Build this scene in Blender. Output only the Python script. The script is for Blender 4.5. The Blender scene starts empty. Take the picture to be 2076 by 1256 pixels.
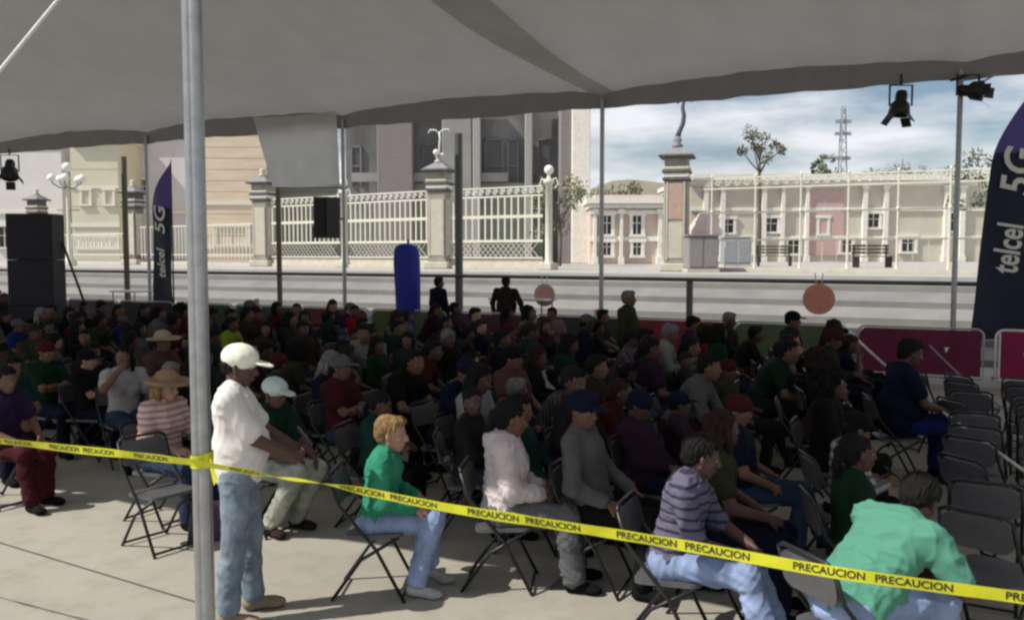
import bpy, math, random
import numpy as np
from mathutils import Vector, Matrix, noise
R = math.radians
rnd = random.Random(11)
S = bpy.context.scene
COL = S.collection

# ------------------------------------------------------------------ camera, sky, sun, exposure
F_PX, CX, CY, HOR, CAM_H = 1800.0, 1038.0, 628.0, 512.0, 2.35
PITCH = math.atan((CY - HOR) / F_PX)
cam_d = bpy.data.cameras.new('camera'); cam = bpy.data.objects.new('camera', cam_d); COL.objects.link(cam)
cam_d.sensor_width = 36; cam_d.lens = F_PX / 2076 * 36
cam_d.clip_start = .05; cam_d.clip_end = 3000
cam.location = (0, 0, CAM_H); cam.rotation_euler = (R(90) - PITCH, 0, 0)
S.camera = cam
SUN_EL = R(49); SUN_H = (0.95, 0.312)                     # horizontal travel of the light
w = bpy.data.worlds.new('World'); S.world = w; w.use_nodes = True
nt = w.node_tree; nt.nodes.clear()
sky = nt.nodes.new('ShaderNodeTexSky'); sky.sky_type = 'NISHITA'; sky.sun_disc = False
sky.sun_elevation = SUN_EL; sky.sun_rotation = math.atan2(-SUN_H[0], -SUN_H[1]) % (2*math.pi)
tc = nt.nodes.new('ShaderNodeTexCoord'); mp = nt.nodes.new('ShaderNodeMapping'); mp.inputs['Scale'].default_value = (1.6, 1.6, 6.5)
mp.inputs['Location'].default_value = (.35, .2, .1)
nz = nt.nodes.new('ShaderNodeTexNoise'); nz.inputs['Scale'].default_value = 2.1; nz.inputs['Detail'].default_value = 7; nz.inputs['Roughness'].default_value = .55
cr = nt.nodes.new('ShaderNodeValToRGB'); cr.color_ramp.elements[0].position = .40; cr.color_ramp.elements[1].position = .58
mx = nt.nodes.new('ShaderNodeMixRGB'); mx.inputs['Color2'].default_value = (9.6, 9.8, 10.2, 1)
bg = nt.nodes.new('ShaderNodeBackground'); bg.inputs['Strength'].default_value = .085
out = nt.nodes.new('ShaderNodeOutputWorld')
L = nt.links.new
L(tc.outputs['Generated'], mp.inputs['Vector']); L(mp.outputs[0], nz.inputs['Vector']); L(nz.outputs[0], cr.inputs[0])
L(cr.outputs[0], mx.inputs['Fac']); L(sky.outputs[0], mx.inputs['Color1']); L(mx.outputs[0], bg.inputs[0]); L(bg.outputs[0], out.inputs[0])
sd = bpy.data.lights.new('sun', 'SUN'); sd.energy = 5.0; sd.angle = R(.5); sd.color = (1, .95, .86)
sun = bpy.data.objects.new('sun', sd); COL.objects.link(sun)
sun.rotation_euler = Vector((-SUN_H[0]*math.cos(SUN_EL), -SUN_H[1]*math.cos(SUN_EL), math.sin(SUN_EL))).to_track_quat('Z', 'Y').to_euler()
S.view_settings.view_transform = 'Standard'; S.view_settings.look = 'None'
S.view_settings.exposure = 0.12; S.view_settings.gamma = 1.0; S.view_settings.use_curve_mapping = False
S.render.engine = 'CYCLES'
S.cycles.use_denoising = True; S.cycles.max_bounces = 7; S.cycles.transparent_max_bounces = 8
S.cycles.pixel_filter_type = 'GAUSSIAN'; S.cycles.filter_width = 2.8

# ------------------------------------------------------------------ frames of the place
U = Vector((.896, -.444, 0)); N = Vector((.444, .896, 0))       # along the tent / across the tent
U.normalize(); N = Vector((-U.y, U.x, 0))
ROT_U = math.atan2(U.y, U.x)
def P(s, c, z=0): return U*s + N*c + Vector((0, 0, z))
def ray(px, py):
    a, b = (px-CX)/F_PX, (CY-py)/F_PX
    return Vector((a, math.cos(PITCH)+b*math.sin(PITCH), -math.sin(PITCH)+b*math.cos(PITCH)))
def on_z(px, py, z):
    d = ray(px, py); return Vector((0, 0, CAM_H)) + d*((z-CAM_H)/d.z)
def at(px, py, Y):
    d = ray(px, py); return Vector((0, 0, CAM_H)) + d*(Y/d.y)
def pix(p):
    x, y, z = p[0], p[1], p[2]-CAM_H
    dep = y*math.cos(PITCH) - z*math.sin(PITCH); up = y*math.sin(PITCH) + z*math.cos(PITCH)
    return (CX + F_PX*x/dep, CY - F_PX*up/dep)

# ------------------------------------------------------------------ materials
MATS = {}
def mat(name, col, rough=.7, metal=0, var=.12, scale=6, bump=.0, bscale=40, transl=0, bdet=4, emit=None, spec=.4, var2=None, stretch=None, sheen=0, noise_pos=None):
    if name in MATS: return MATS[name]
    m = bpy.data.materials.new(name); m.use_nodes = True; t = m.node_tree; b = t.nodes['Principled BSDF']
    b.inputs['Roughness'].default_value = rough; b.inputs['Metallic'].default_value = metal; b.inputs['Specular IOR Level'].default_value = spec
    if sheen: b.inputs['Sheen Weight'].default_value = sheen
    co = t.nodes.new('ShaderNodeTexCoord'); src = co.outputs['Object']
    if stretch:
        mpn = t.nodes.new('ShaderNodeMapping'); mpn.inputs['Scale'].default_value = stretch; t.links.new(src, mpn.inputs[0]); src = mpn.outputs[0]
    n1 = t.nodes.new('ShaderNodeTexNoise'); n1.inputs['Scale'].default_value = scale; n1.inputs['Detail'].default_value = 6; n1.inputs['Roughness'].default_value = .6
    t.links.new(src, n1.inputs['Vector'])
    rp = t.nodes.new('ShaderNodeValToRGB'); rp.color_ramp.elements[0].position = .3; rp.color_ramp.elements[1].position = .7
    c2 = var2 or tuple(min(1, c*(1+var)) for c in col)
    rp.color_ramp.elements[0].color = (*[c*(1-var) for c in col], 1); rp.color_ramp.elements[1].color = (*c2, 1)
    t.links.new(n1.outputs[0], rp.inputs[0]); t.links.new(rp.outputs[0], b.inputs['Base Color'])
    if bump:
        n2 = t.nodes.new('ShaderNodeTexNoise'); n2.inputs['Scale'].default_value = bscale; n2.inputs['Detail'].default_value = bdet
        t.links.new(src, n2.inputs['Vector'])
        bp = t.nodes.new('ShaderNodeBump'); bp.inputs['Strength'].default_value = bump; bp.inputs['Distance'].default_value = .02
        t.links.new(n2.outputs[0], bp.inputs['Height']); t.links.new(bp.outputs[0], b.inputs['Normal'])
    if transl:
        tr = t.nodes.new('ShaderNodeBsdfTranslucent'); t.links.new(rp.outputs[0], tr.inputs[0])
        ms = t.nodes.new('ShaderNodeMixShader'); ms.inputs[0].default_value = transl
        t.links.new(b.outputs[0], ms.inputs[1]); t.links.new(tr.outputs[0], ms.inputs[2]); t.links.new(ms.outputs[0], t.nodes['Material Output'].inputs[0])
    MATS[name] = m; return m

def ground_mat():
    m = bpy.data.materials.new('concrete_paving'); m.use_nodes = True; t = m.node_tree; b = t.nodes['Principled BSDF']; b.inputs['Roughness'].default_value = .85
    co = t.nodes.new('ShaderNodeTexCoord')
    def nz_(sc, d=6, r=.6):
        n = t.nodes.new('ShaderNodeTexNoise'); n.inputs['Scale'].default_value = sc; n.inputs['Detail'].default_value = d; n.inputs['Roughness'].default_value = r
        t.links.new(co.outputs['Object'], n.inputs['Vector']); return n
    a, c, f = nz_(.35), nz_(3.2, 8, .7), nz_(90, 3)
    r1 = t.nodes.new('ShaderNodeValToRGB'); r1.color_ramp.elements[0].color = (.285, .266, .226, 1); r1.color_ramp.elements[1].color = (.375, .352, .305, 1)
    r1.color_ramp.elements[0].position = .3; r1.color_ramp.elements[1].position = .7
    t.links.new(a.outputs[0], r1.inputs[0])
    r2 = t.nodes.new('ShaderNodeValToRGB'); r2.color_ramp.elements[0].color = (.72, .70, .66, 1); r2.color_ramp.elements[1].color = (1, 1, 1, 1)
    r2.color_ramp.elements[0].position = .33; r2.color_ramp.elements[1].position = .52
    t.links.new(c.outputs[0], r2.inputs[0])
    mm = t.nodes.new('ShaderNodeMixRGB'); mm.blend_type = 'MULTIPLY'; mm.inputs[0].default_value = .6
    t.links.new(r1.outputs[0], mm.inputs[1]); t.links.new(r2.outputs[0], mm.inputs[2])
    r3 = t.nodes.new('ShaderNodeValToRGB'); r3.color_ramp.elements[0].color = (.86, .86, .86, 1); r3.color_ramp.elements[1].color = (1.05, 1.05, 1.05, 1)
    t.links.new(f.outputs[0], r3.inputs[0])
    m2 = t.nodes.new('ShaderNodeMixRGB'); m2.blend_type = 'MULTIPLY'; m2.inputs[0].default_value = 1
    t.links.new(mm.outputs[0], m2.inputs[1]); t.links.new(r3.outputs[0], m2.inputs[2]); t.links.new(m2.outputs[0], b.inputs['Base Color'])
    bp = t.nodes.new('ShaderNodeBump'); bp.inputs['Strength'].default_value = .25; bp.inputs['Distance'].default_value = .01
    t.links.new(f.outputs[0], bp.inputs['Height']); t.links.new(bp.outputs[0], b.inputs['Normal'])
    return m
M_GROUND = ground_mat()
M_JOINT = mat('joint', (.10, .085, .07), .9)
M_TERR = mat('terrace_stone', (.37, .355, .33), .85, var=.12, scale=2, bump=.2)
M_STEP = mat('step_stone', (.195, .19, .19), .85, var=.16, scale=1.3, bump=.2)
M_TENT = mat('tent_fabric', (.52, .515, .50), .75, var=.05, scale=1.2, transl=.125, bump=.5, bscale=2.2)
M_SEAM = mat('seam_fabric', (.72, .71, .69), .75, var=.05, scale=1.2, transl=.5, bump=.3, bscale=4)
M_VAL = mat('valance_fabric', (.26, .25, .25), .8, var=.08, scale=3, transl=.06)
M_DROP = mat('hanging_fabric', (.66, .66, .66), .8, var=.06, scale=2, transl=.45)
M_POLE = mat('galvanised_steel', (.36, .37, .385), .36, .75, var=.15, scale=14, bump=.1, bscale=60)
M_DSTEEL = mat('dull_steel', (.14, .14, .135), .5, .6)
M_OLIVE = mat('olive_paint', (.13, .12, .08), .55)
M_BLACK = mat('black_plastic', (.012, .012, .014), .45)
M_BLKMETAL = mat('black_metal', (.02, .02, .022), .4, .3)
M_ROPE = mat('white_rope', (.75, .73, .70), .8, bump=.5, bscale=200)
M_TAPE = mat('yellow_plastic_tape', (.66, .66, .03), .38, var=.14, scale=8, transl=.25, bump=.2, bscale=20)
M_INK = mat('black_ink', (.03, .03, .02), .6)
M_WHITE = mat('white_paint', (.78, .77, .74), .6, var=.06)
M_CREAM = mat('cream_iron', (.62, .61, .52), .6, var=.1)
M_STONE = mat('carved_stone', (.30, .28, .235), .85, var=.2, scale=3, bump=.35, bscale=18)
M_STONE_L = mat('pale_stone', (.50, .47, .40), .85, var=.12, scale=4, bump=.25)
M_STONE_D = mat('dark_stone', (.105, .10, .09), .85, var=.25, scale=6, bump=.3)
M_STONE_P = mat('pink_stone', (.42, .30, .25), .85, var=.12, scale=5, bump=.2)

# ------------------------------------------------------------------ mesh helpers
def mk(name, V, Fc, m, parent=None, mi=None, smooth=False, loc=None, rotz=0):
    me = bpy.data.meshes.new(name); me.from_pydata([tuple(v) for v in V], [], [tuple(f) for f in Fc])
    for q in (m if isinstance(m, (list, tuple)) else [m]): me.materials.append(q)
    if mi is not None: me.polygons.foreach_set('material_index', mi)
    if smooth: me.polygons.foreach_set('use_smooth', [True]*len(me.polygons))
    me.update(); o = bpy.data.objects.new(name, me); COL.objects.link(o)
    if parent: o.parent = parent
    if loc is not None: o.location = loc
    if rotz: o.rotation_euler = (0, 0, rotz)
    return o
class MB:
    def __init__(s): s.V = []; s.F = []; s.I = []
    def add(s, V, Fc, i=0):
        b = len(s.V); s.V += [Vector(v) for v in V]; s.F += [[b+k for k in f] for f in Fc]; s.I += [i]*len(Fc); return s
    def box(s, c, d, i=0, rz=0, bev=0):
        x, y, z = (k/2 for k in d); cc = Vector(c); rot = Matrix.Rotation(rz, 3, 'Z')
        if bev:
            b = min(bev, x*.9, y*.9, z*.9); V = []
            for sx in (-1, 1):
                for sy in (-1, 1):
                    for sz in (-1, 1):
                        V += [(sx*(x-b), sy*(y-b), sz*z), (sx*(x-b), sy*y, sz*(z-b)), (sx*x, sy*(y-b), sz*(z-b))]
            import bmesh
            bm = bmesh.new()
            for v in V: bm.verts.new(v)
            bmesh.ops.convex_hull(bm, input=bm.verts[:]); bm.verts.index_update()
            VV = [cc+rot@v.co for v in bm.verts]; FF = [[v.index for v in f.verts] for f in bm.faces]; bm.free()
            return s.add(VV, FF, i)
        V = [cc+rot@Vector((a*x, b*y, e*z)) for a in (-1, 1) for b in (-1, 1) for e in (-1, 1)]
        return s.add(V, [(0, 1, 3, 2), (4, 6, 7, 5), (0, 4, 5, 1), (2, 3, 7, 6), (0, 2, 6, 4), (1, 5, 7, 3)], i)
    def tube(s, pts, r, n=8, i=0, cap=True):
        pts = [Vector(p) for p in pts]; rr = r if isinstance(r, (list, tuple)) else [r]*len(pts); V = []; Fc = []
        up = None
        for k, p in enumerate(pts):
            d = (pts[min(k+1, len(pts)-1)]-pts[max(k-1, 0)]).normalized()
            if up is None:
                up = Vector((0, 0, 1)) if abs(d.z) < .9 else Vector((1, 0, 0))
            a = d.cross(up).normalized(); b = a.cross(d).normalized(); up = b
            for j in range(n):
                t = 2*math.pi*j/n; V.append(p+(a*math.cos(t)+b*math.sin(t))*rr[k])
        for k in range(len(pts)-1):
            for j in range(n):
                q = (j+1) % n; Fc.append((k*n+j, k*n+q, (k+1)*n+q, (k+1)*n+j))
        if cap: Fc += [tuple(reversed(range(n))), tuple((len(pts)-1)*n+j for j in range(n))]
        return s.add(V, Fc, i)
    def ball(s, c, r, i=0, n=10):
        rx = r if isinstance(r, (list, tuple)) else (r, r, r); V = []; Fc = []; m = n//2+1
        for a in range(m+1):
            ph = math.pi*a/m
            for b in range(n):
                th = 2*math.pi*b/n; V.append(Vector(c)+Vector((rx[0]*math.sin(ph)*math.cos(th), rx[1]*math.sin(ph)*math.sin(th), rx[2]*math.cos(ph))))
        for a in range(m):
            for b in range(n):
                q = (b+1) % n; Fc.append((a*n+b, (a+1)*n+b, (a+1)*n+q, a*n+q))
        return s.add(V, Fc, i)
    def lathe(s, prof, c=(0, 0, 0), n=16, i=0):
        V = []; Fc = []
        for r, z in prof:
            for j in range(n):
                t = 2*math.pi*j/n; V.append(Vector(c)+Vector((r*math.cos(t), r*math.sin(t), z)))
        for k in range(len(prof)-1):
            for j in range(n):
                q = (j+1) % n; Fc.append((k*n+j, k*n+q, (k+1)*n+q, (k+1)*n+j))
        return s.add(V, Fc, i)
    def prism(s, poly, y0, y1, i=0):      # poly in x,z ; extruded along y
        n = len(poly); V = [(x, y0, z) for x, z in poly]+[(x, y1, z) for x, z in poly]
        Fc = [tuple(range(n)), tuple(reversed(range(n, 2*n)))]+[(k, k+n, (k+1) % n+n, (k+1) % n) for k in range(n)]
        return s.add(V, Fc, i)
    def out(s, name, m, parent=None, smooth=False, loc=None, rotz=0):
        return mk(name, s.V, s.F, m, parent, s.I, smooth, loc, rotz)
def thing(name, label, cat, loc=(0, 0, 0), rz=0, group=None):
    o = bpy.data.objects.new(name, None); COL.objects.link(o); o.location = loc; o.rotation_euler = (0, 0, rz); o.empty_display_size = .1
    return tag(o, label, cat, group)
def tag(o, label=None, cat=None, group=None, kind=None):
    if label: o['label'] = label
    if cat: o['category'] = cat
    if group: o['group'] = group
    if kind: o['kind'] = kind
    return o
def dup(o, parent=None):
    c = o.copy(); COL.objects.link(c)
    if parent: c.parent = parent
    for ch in list(o.children): dup(ch, c)
    return c
def text_mesh(txt, size, shear=0, offset=0.0):
    cu = bpy.data.curves.new('t', 'FONT'); cu.body = txt; cu.size = size; cu.shear = shear; cu.align_x = 'CENTER'; cu.align_y = 'CENTER'; cu.offset = offset; cu.resolution_u = 3
    o = bpy.data.objects.new('t', cu); COL.objects.link(o); bpy.context.view_layer.update()
    me = bpy.data.meshes.new_from_object(o.evaluated_get(bpy.context.evaluated_depsgraph_get()))
    V = [v.co.copy() for v in me.vertices]; Fc = [tuple(p.vertices) for p in me.polygons]
    bpy.data.objects.remove(o); bpy.data.curves.remove(cu); bpy.data.meshes.remove(me); return V, Fc

# ------------------------------------------------------------------ SETTING: ground, steps, terrace
o = mk('ground', [(-300, -60, 0), (300, -60, 0), (300, 400, 0), (-300, 400, 0)], [(0, 1, 2, 3)], M_GROUND); tag(o, 'pale concrete paving of the square, sunlit in front and shaded under tent', kind='structure')
j = MB()
def joint(a, b, wd=.018):
    a, b = Vector(a), Vector(b); d = (b-a).normalized(); q = Vector((-d.y, d.x, 0))*wd/2; z = Vector((0, 0, .004))
    j.add([a-q+z, b-q+z, b+q+z, a+q+z], [(0, 1, 2, 3)])
ja = on_z(0, 1100, 0); jb = on_z(380, 1215, 0); jd = (jb-ja).normalized(); jn = Vector((-jd.y, jd.x, 0))
for k in range(-2, 6): joint(ja-jd*20+jn*3.2*k, ja+jd*30+jn*3.2*k)
j.out('paving_joints', M_JOINT); tag(bpy.data.objects['paving_joints'], 'dark straight joints between the concrete paving slabs', kind='structure')
C_ST, RUN, NR = 20.6, .75, 5; RISE = 1.75/NR; TILT = .21
Z_T = 1.75
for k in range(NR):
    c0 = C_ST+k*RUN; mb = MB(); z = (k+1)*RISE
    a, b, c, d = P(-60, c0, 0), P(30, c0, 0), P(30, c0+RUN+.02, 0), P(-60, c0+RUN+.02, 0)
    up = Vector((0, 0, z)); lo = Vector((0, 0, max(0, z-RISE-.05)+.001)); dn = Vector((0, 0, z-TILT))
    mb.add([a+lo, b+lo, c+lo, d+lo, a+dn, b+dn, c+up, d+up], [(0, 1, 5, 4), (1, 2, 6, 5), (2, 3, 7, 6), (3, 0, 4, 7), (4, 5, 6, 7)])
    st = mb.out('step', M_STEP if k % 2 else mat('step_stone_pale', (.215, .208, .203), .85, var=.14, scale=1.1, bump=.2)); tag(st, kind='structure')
c0 = C_ST+NR*RUN
te = MB(); te.add([P(-250, c0, Z_T-.004), P(200, c0, Z_T-.004), P(200, 400, Z_T-.004), P(-250, 400, Z_T-.004)], [(0, 1, 2, 3)])
tag(te.out('terrace', M_TERR), kind='structure')

# ------------------------------------------------------------------ TENT
C_N, C_F, C_R = 2.96, 18.55, 10.6; Z_N, Z_F, Z_R = 4.95, 5.85, 8.3
S0, S1 = -42.2, 14.2
far_poles = [.04-7.0*k for k in range(-2, 7)]
near_poles = [-3.1+7.0*k for k in (-5, -4, -3, -2, -1, 0, 1, 2)]
def roof_z(s, c):
    if c >= C_R:
        t = (C_F-c)/(C_F-C_R); z = Z_F+(Z_R-Z_F)*t - .34*math.sin(math.pi*min(1, t))
        ph = (s-far_poles[0])/7.0; k = abs(math.sin(math.pi*ph)); z += (.17*k**.7)*(1-t)**.6 - .06*(1-k**.25)*(1-t)*.6
    else:
        t = (c-C_N)/(C_R-C_N); z = Z_N+(Z_R-Z_N)*t - .3*math.sin(math.pi*t)
        ph = (s-near_poles[0])/7.0; k = abs(math.sin(math.pi*ph)); z += .15*k*(1-t)
    return z + .03*noise.noise(Vector((s*.5, c*.3, 0)))+.028*noise.noise(Vector((s*2.1, c*.35, 4)))*(1 if c > C_R else .5)
tent = thing('event_tent', 'large white fabric event tent sheltering the seated crowd, held on steel poles', 'tent', P(0, C_F, 0))
def fin(o, par):
    o.parent = par; o.matrix_parent_inverse = Matrix.Translation(par.location).inverted() if not par.rotation_euler[2] else (Matrix.Translation(par.location) @ par.rotation_euler.to_matrix().to_4x4()).inverted()
    return o
ns, nc = 340, 44
V = []; Fc = []
for a in range(ns+1):
    s = S0+(S1-S0)*a/ns
    for b in range(nc+1):
        c = C_N+(C_F-C_N)*b/nc
        V.append(P(s, c, roof_z(s, c)))
for a in range(ns):
    for b in range(nc): k = a*(nc+1)+b; Fc.append((k, k+1, k+nc+2, k+nc+1))
fin(mk('roof', V, Fc, M_TENT, smooth=True), tent)
# doubled seam strips running up the slope from each far pole
for sp in far_poles:
    if abs(sp+6.96) > .2: continue
    V = []; Fc = []; q = 26
    for b in range(q+1):
        c = C_F-.05-(C_F-C_R-.2)*b/q; t = b/q; wd = (.26+.30*min(1, t*2.2))*(1.0 if abs(sp+6.96) < .2 else .2)
        for e in range(7):
            s = sp+wd*(e/3-1); dr = -2.5*t*(1-.3*t) if abs(sp+6.96) < .2 else 0; V.append(P(s+dr, c, roof_z(s+dr, c)-.03-.03*(1-abs(e/3-1)**2)))
    for b in range(q):
        for e in range(6): k = b*7+e; Fc.append((k, k+1, k+8, k+7))
    fin(mk('seam_strip', V, Fc, M_SEAM, smooth=True), tent)
def valance(c, zf, drop, name, out_off=0.0):
    V = []; Fc = []; m = 420
    for a in range(m+1):
        s = S0+(S1-S0)*a/m
        top = zf(s, c); pl = .025*math.sin(s*5.3)+.02*noise.noise(Vector((s*1.7, 0, 3)))
        ph = abs(math.sin(math.pi*(s-(far_poles[0] if c > 10 else near_poles[0]))/7.0))
        d = drop*(.75+.35*ph)
        for e in range(4):
            V.append(P(s, c+out_off+pl*e/3, top+.03-(d+.03)*e/3))
    for a in range(m):
        for e in range(3): k = a*4+e; Fc.append((k, k+1, k+5, k+4))
    fin(mk(name, V, Fc, M_VAL, smooth=True), tent)
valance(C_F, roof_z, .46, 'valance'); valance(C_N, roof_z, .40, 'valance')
def pole(s, c, ztop, r, name='pole'):
    mb = MB(); b = P(s, c)
    mb.tube([b+Vector((0, 0, .02)), b+Vector((0, 0, ztop*.5)), b+Vector((0, 0, ztop))], r, 14)
    mb.box(b+Vector((0, 0, .012)), (.34, .34, .02), rz=ROT_U)
    mb.tube([b+Vector((0, 0, .02)), b+Vector((0, 0, .3))], r*1.35, 14)
    return fin(mb.out(name, M_POLE if r > .045 else M_DSTEEL, smooth=False), tent)
for s in far_poles: pole(s, C_F-.05, Z_F-.15, .05 if s != far_poles[0] else .05)
for s in near_poles:
    mb = MB(); b = P(s, C_N+.05)
    # fluted mast of twin profiles
    V = []
    for zz in (.02, Z_N+.05):
        for k in range(24):
            t = 2*math.pi*k/24; r = .0455*(1-.16*(abs(math.cos(2*t))**6)); V.append(b+Vector((r*math.cos(t), r*math.sin(t), zz)))
    mb.add(V, [(k, (k+1) % 24, (k+1) % 24+24, k+24) for k in range(24)]+[tuple(range(24, 48))])
    mb.box(b+Vector((0, 0, .012)), (.36, .36, .02), rz=ROT_U)
    fin(mb.out('pole', M_POLE), tent)
# guy rope
pt = P(near_poles[5], C_N+.05, 4.17)
a_ = pt; b_ = at(0, 143, 3.55); b2 = a_+(b_-a_)*2.25
mb = MB(); mb.tube([a_, b_, b2], .0085, 6); g = mb.out('guy_rope', M_ROPE, smooth=True); tag(g, 'white guy rope slanting down to the left from the near tent pole', 'rope')
# hanging fabric panel beside pole
V = []; Fc = []
for a in range(41):
    t = a/40
    for e in range(12):
        q = e/11; ss = -16.75+t*2.74+(1-t)*.55*q
        V.append(P(ss, C_F-.14-.10*(1-q)+.035*math.sin(t*19)*q+.02*noise.noise(Vector((t*4, q*2, 9))), Z_F+.08-q*1.84-.05*math.sin(t*3)))
for a in range(40):
    for e in range(11): k = a*12+e; Fc.append((k, k+1, k+13, k+12))
o = mk('fabric_panel', V, Fc, M_DROP, smooth=True); tag(o, 'grey fabric panel hanging from the tent edge left of the hanging speaker', 'fabric panel')

# ------------------------------------------------------------------ RAIL behind the barriers with posts
C_RL = 19.26
rl = thing('railing', 'long dark horizontal rail on posts between the barriers and the stone steps', 'railing', P(-7, C_RL, 0))
mb = MB(); mb.tube([P(-34, C_RL, 1.76), P(-10, C_RL, 1.77), P(9, C_RL, 1.73)], .045, 8); fin(mb.out('rail', M_DSTEEL), rl)
posts_px = [250, 560, 925, 1395]
for px, ht, r, mm in zip(posts_px, (5.3, 5.2, 5.3, 1.72), (.105, .09, .13, .075), (M_OLIVE, M_OLIVE, M_DSTEEL, M_DSTEEL)):
    t = (px-CX)/F_PX; Y = C_RL/N.y/(1-t*U.y/U.x); p = Vector((t*Y, Y, 0)) ; s = p.dot(U)
    mb = MB(); mb.tube([P(s, C_RL+.14, 0), P(s, C_RL+.14, ht)], r*.8 if ht > 3 else r, 10)
    fin(mb.out('post', mm), rl)
mb = MB()
fin(MB().tube([P(2.2, C_RL, 0), P(2.2, C_RL, 1.74)], .05, 8).out('post', M_DSTEEL), rl)

# round signs hung on the rail
def disc_sign(px, py, rad, m1, m2, label, tilt=0):
    t = (px-CX)/F_PX; Y = (C_RL-.1)/N.y/(1-t*U.y/U.x)
    p = at(px, py, Y); root = thing('round_sign', label, 'sign', p, ROT_U)
    mb = MB(); prof = []
    for (r0, y0, y1, mm, nm) in ((rad, -.012, .012, m1, 'rim'), (rad*.80, -.02, -.013, m2, 'face')):
        n = 28; V = [(r0*math.cos(2*math.pi*k/n), y0, r0*math.sin(2*math.pi*k/n)) for k in range(n)]+[(r0*math.cos(2*math.pi*k/n), y1, r0*math.sin(2*math.pi*k/n)) for k in range(n)]
        mk(nm, V, [tuple(range(n)), tuple(reversed(range(n, 2*n)))]+[(k, k+n, (k+1) % n+n, (k+1) % n) for k in range(n)], mm, root)
    MB().tube([(-.05, 0, rad-.02), (-.09, 0, rad+.22)], .012, 5).out('cord', M_ROPE, root)
    MB().tube([(.05, 0, rad-.02), (.07, 0, rad+.22)], .012, 5).out('cord', M_ROPE, root)
disc_sign(1660, 606, .32, mat('orange_plastic', (.66, .36, .20), .5), mat('coral_plastic', (.72, .27, .20), .5), 'round coral sign with orange rim hanging under the rail above green barrier')
disc_sign(1104, 598, .27, mat('pale_pink_plastic', (.60, .42, .38), .5), mat('faded_pink_plastic', (.60, .33, .29), .5), 'faded pink round sign hanging under the rail below white globe lamp')

# ------------------------------------------------------------------ BARRIERS
C_B = 17.65
def rounded(w_, z0, z1, r):
    pts = [(-w_/2, z0)]
    for k in range(5): a = math.pi-math.pi/2*k/4; pts.append((-w_/2+r+r*math.cos(a), z1-r+r*math.sin(a)))
    for k in range(5): a = math.pi/2-math.pi/2*k/4; pts.append((w_/2-r+r*math.cos(a), z1-r+r*math.sin(a)))
    pts.append((w_/2, z0)); return pts
BC = [('bright magenta', (.26, .006, .07)), ('dark maroon', (.13, .008, .045)), ('green', (.075, .105, .045)), ('brick red', (.20, .018, .028)), ('charcoal', (.035, .03, .032)),
      ('plum', (.07, .018, .04)), ('olive green', (.07, .085, .03)), ('dull red', (.12, .02, .02)), ('dark teal', (.03, .055, .045)), ('bottle green', (.025, .05, .03)),
      ('black', (.015, .015, .017)), ('dark grey', (.04, .04, .045)), ('navy', (.012, .014, .04)), ('dark brown', (.05, .032, .025)), ('slate', (.04, .045, .05))]
where = ['at the foot of the large dark feather flag', 'left of the large feather flag with pale triangle mark', 'under the coral round sign, rounded top corners', 'below the right stone pillar', 'under the middle tent pole', 'below the white globe lamp',
         'beside the tall blue column', 'under the hanging speaker', 'below the grey hanging fabric panel', 'right of the near tent pole', 'behind the near tent pole', 'left of the near tent pole', 'beside small feather flag', 'right of the dark speaker tower', 'behind the dark speaker tower']
s_edges = [.72, -1.55, -3.84] + [-3.84-2.17*k for k in range(1, 13)]
for k, sl in enumerate(s_edges):
    nm, colr = BC[k]; wd = 2.08
    root = thing('crowd_barrier', f'{nm} covered crowd barrier {where[k]}', 'barrier', P(sl+wd/2, C_B, 0), ROT_U, 'crowd barriers along the far side of the seats')
    fm = M_WHITE if k == 0 else mat('barrier_steel', (.42, .42, .42), .4, .5)
    MB().tube([(x, 0, z) for x, z in rounded(wd, .12, 1.0, .13)]+[(-wd/2, 0, .12)], .021, 8).out('frame', fm, root, smooth=True)
    V = []; Fc = []; poly = rounded(wd-.07, .16, .975, .11); n = 24
    for a in range(n+1):
        x = -(wd-.07)/2+(wd-.07)*a/n
        ed = (wd-.07)/2-abs(x); top = .975 if ed > .11 else .975-.11+math.sqrt(max(0, .11**2-(.11-ed)**2))
        for e in range(6): V.append((x, -.026+.008*noise.noise(Vector((x*5+k*9, e*.6, 0))), .16+(top-.16)*e/5))
    for a in range(n):
        for e in range(5): q = a*6+e; Fc.append((q, q+1, q+7, q+6))
    mk('cover', V, Fc, mat(f'cover_{nm.replace(" ","_")}', colr, .6, var=.25, scale=2.5, transl=.08), root, smooth=True)
    for e in range(1, 9): pass
    for sx in (-1, 1): MB().box((sx*.8, 0, .02), (.05, .6, .03)).box((sx*.8, 0, .08), (.035, .05, .12)).out('foot', fm, root)
    if k in (1,):
        mk('printed_mark', [(.42, -.042, .66), (.50, -.042, .66), (.45, -.042, .56)], [(0, 1, 2)], M_WHITE, root)
    if k == 0:
        MB().box((-.98, -.03, .55), (.03, .01, .8)).box((0, -.03, .135), (1.95, .01, .04)).out('white_border', M_WHITE, root)
        mk('printed_mark', [(-.62, -.042, .60), (-.54, -.042, .66), (-.54, -.042, .54)], [(0, 1, 2)], M_WHITE, root)

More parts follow.
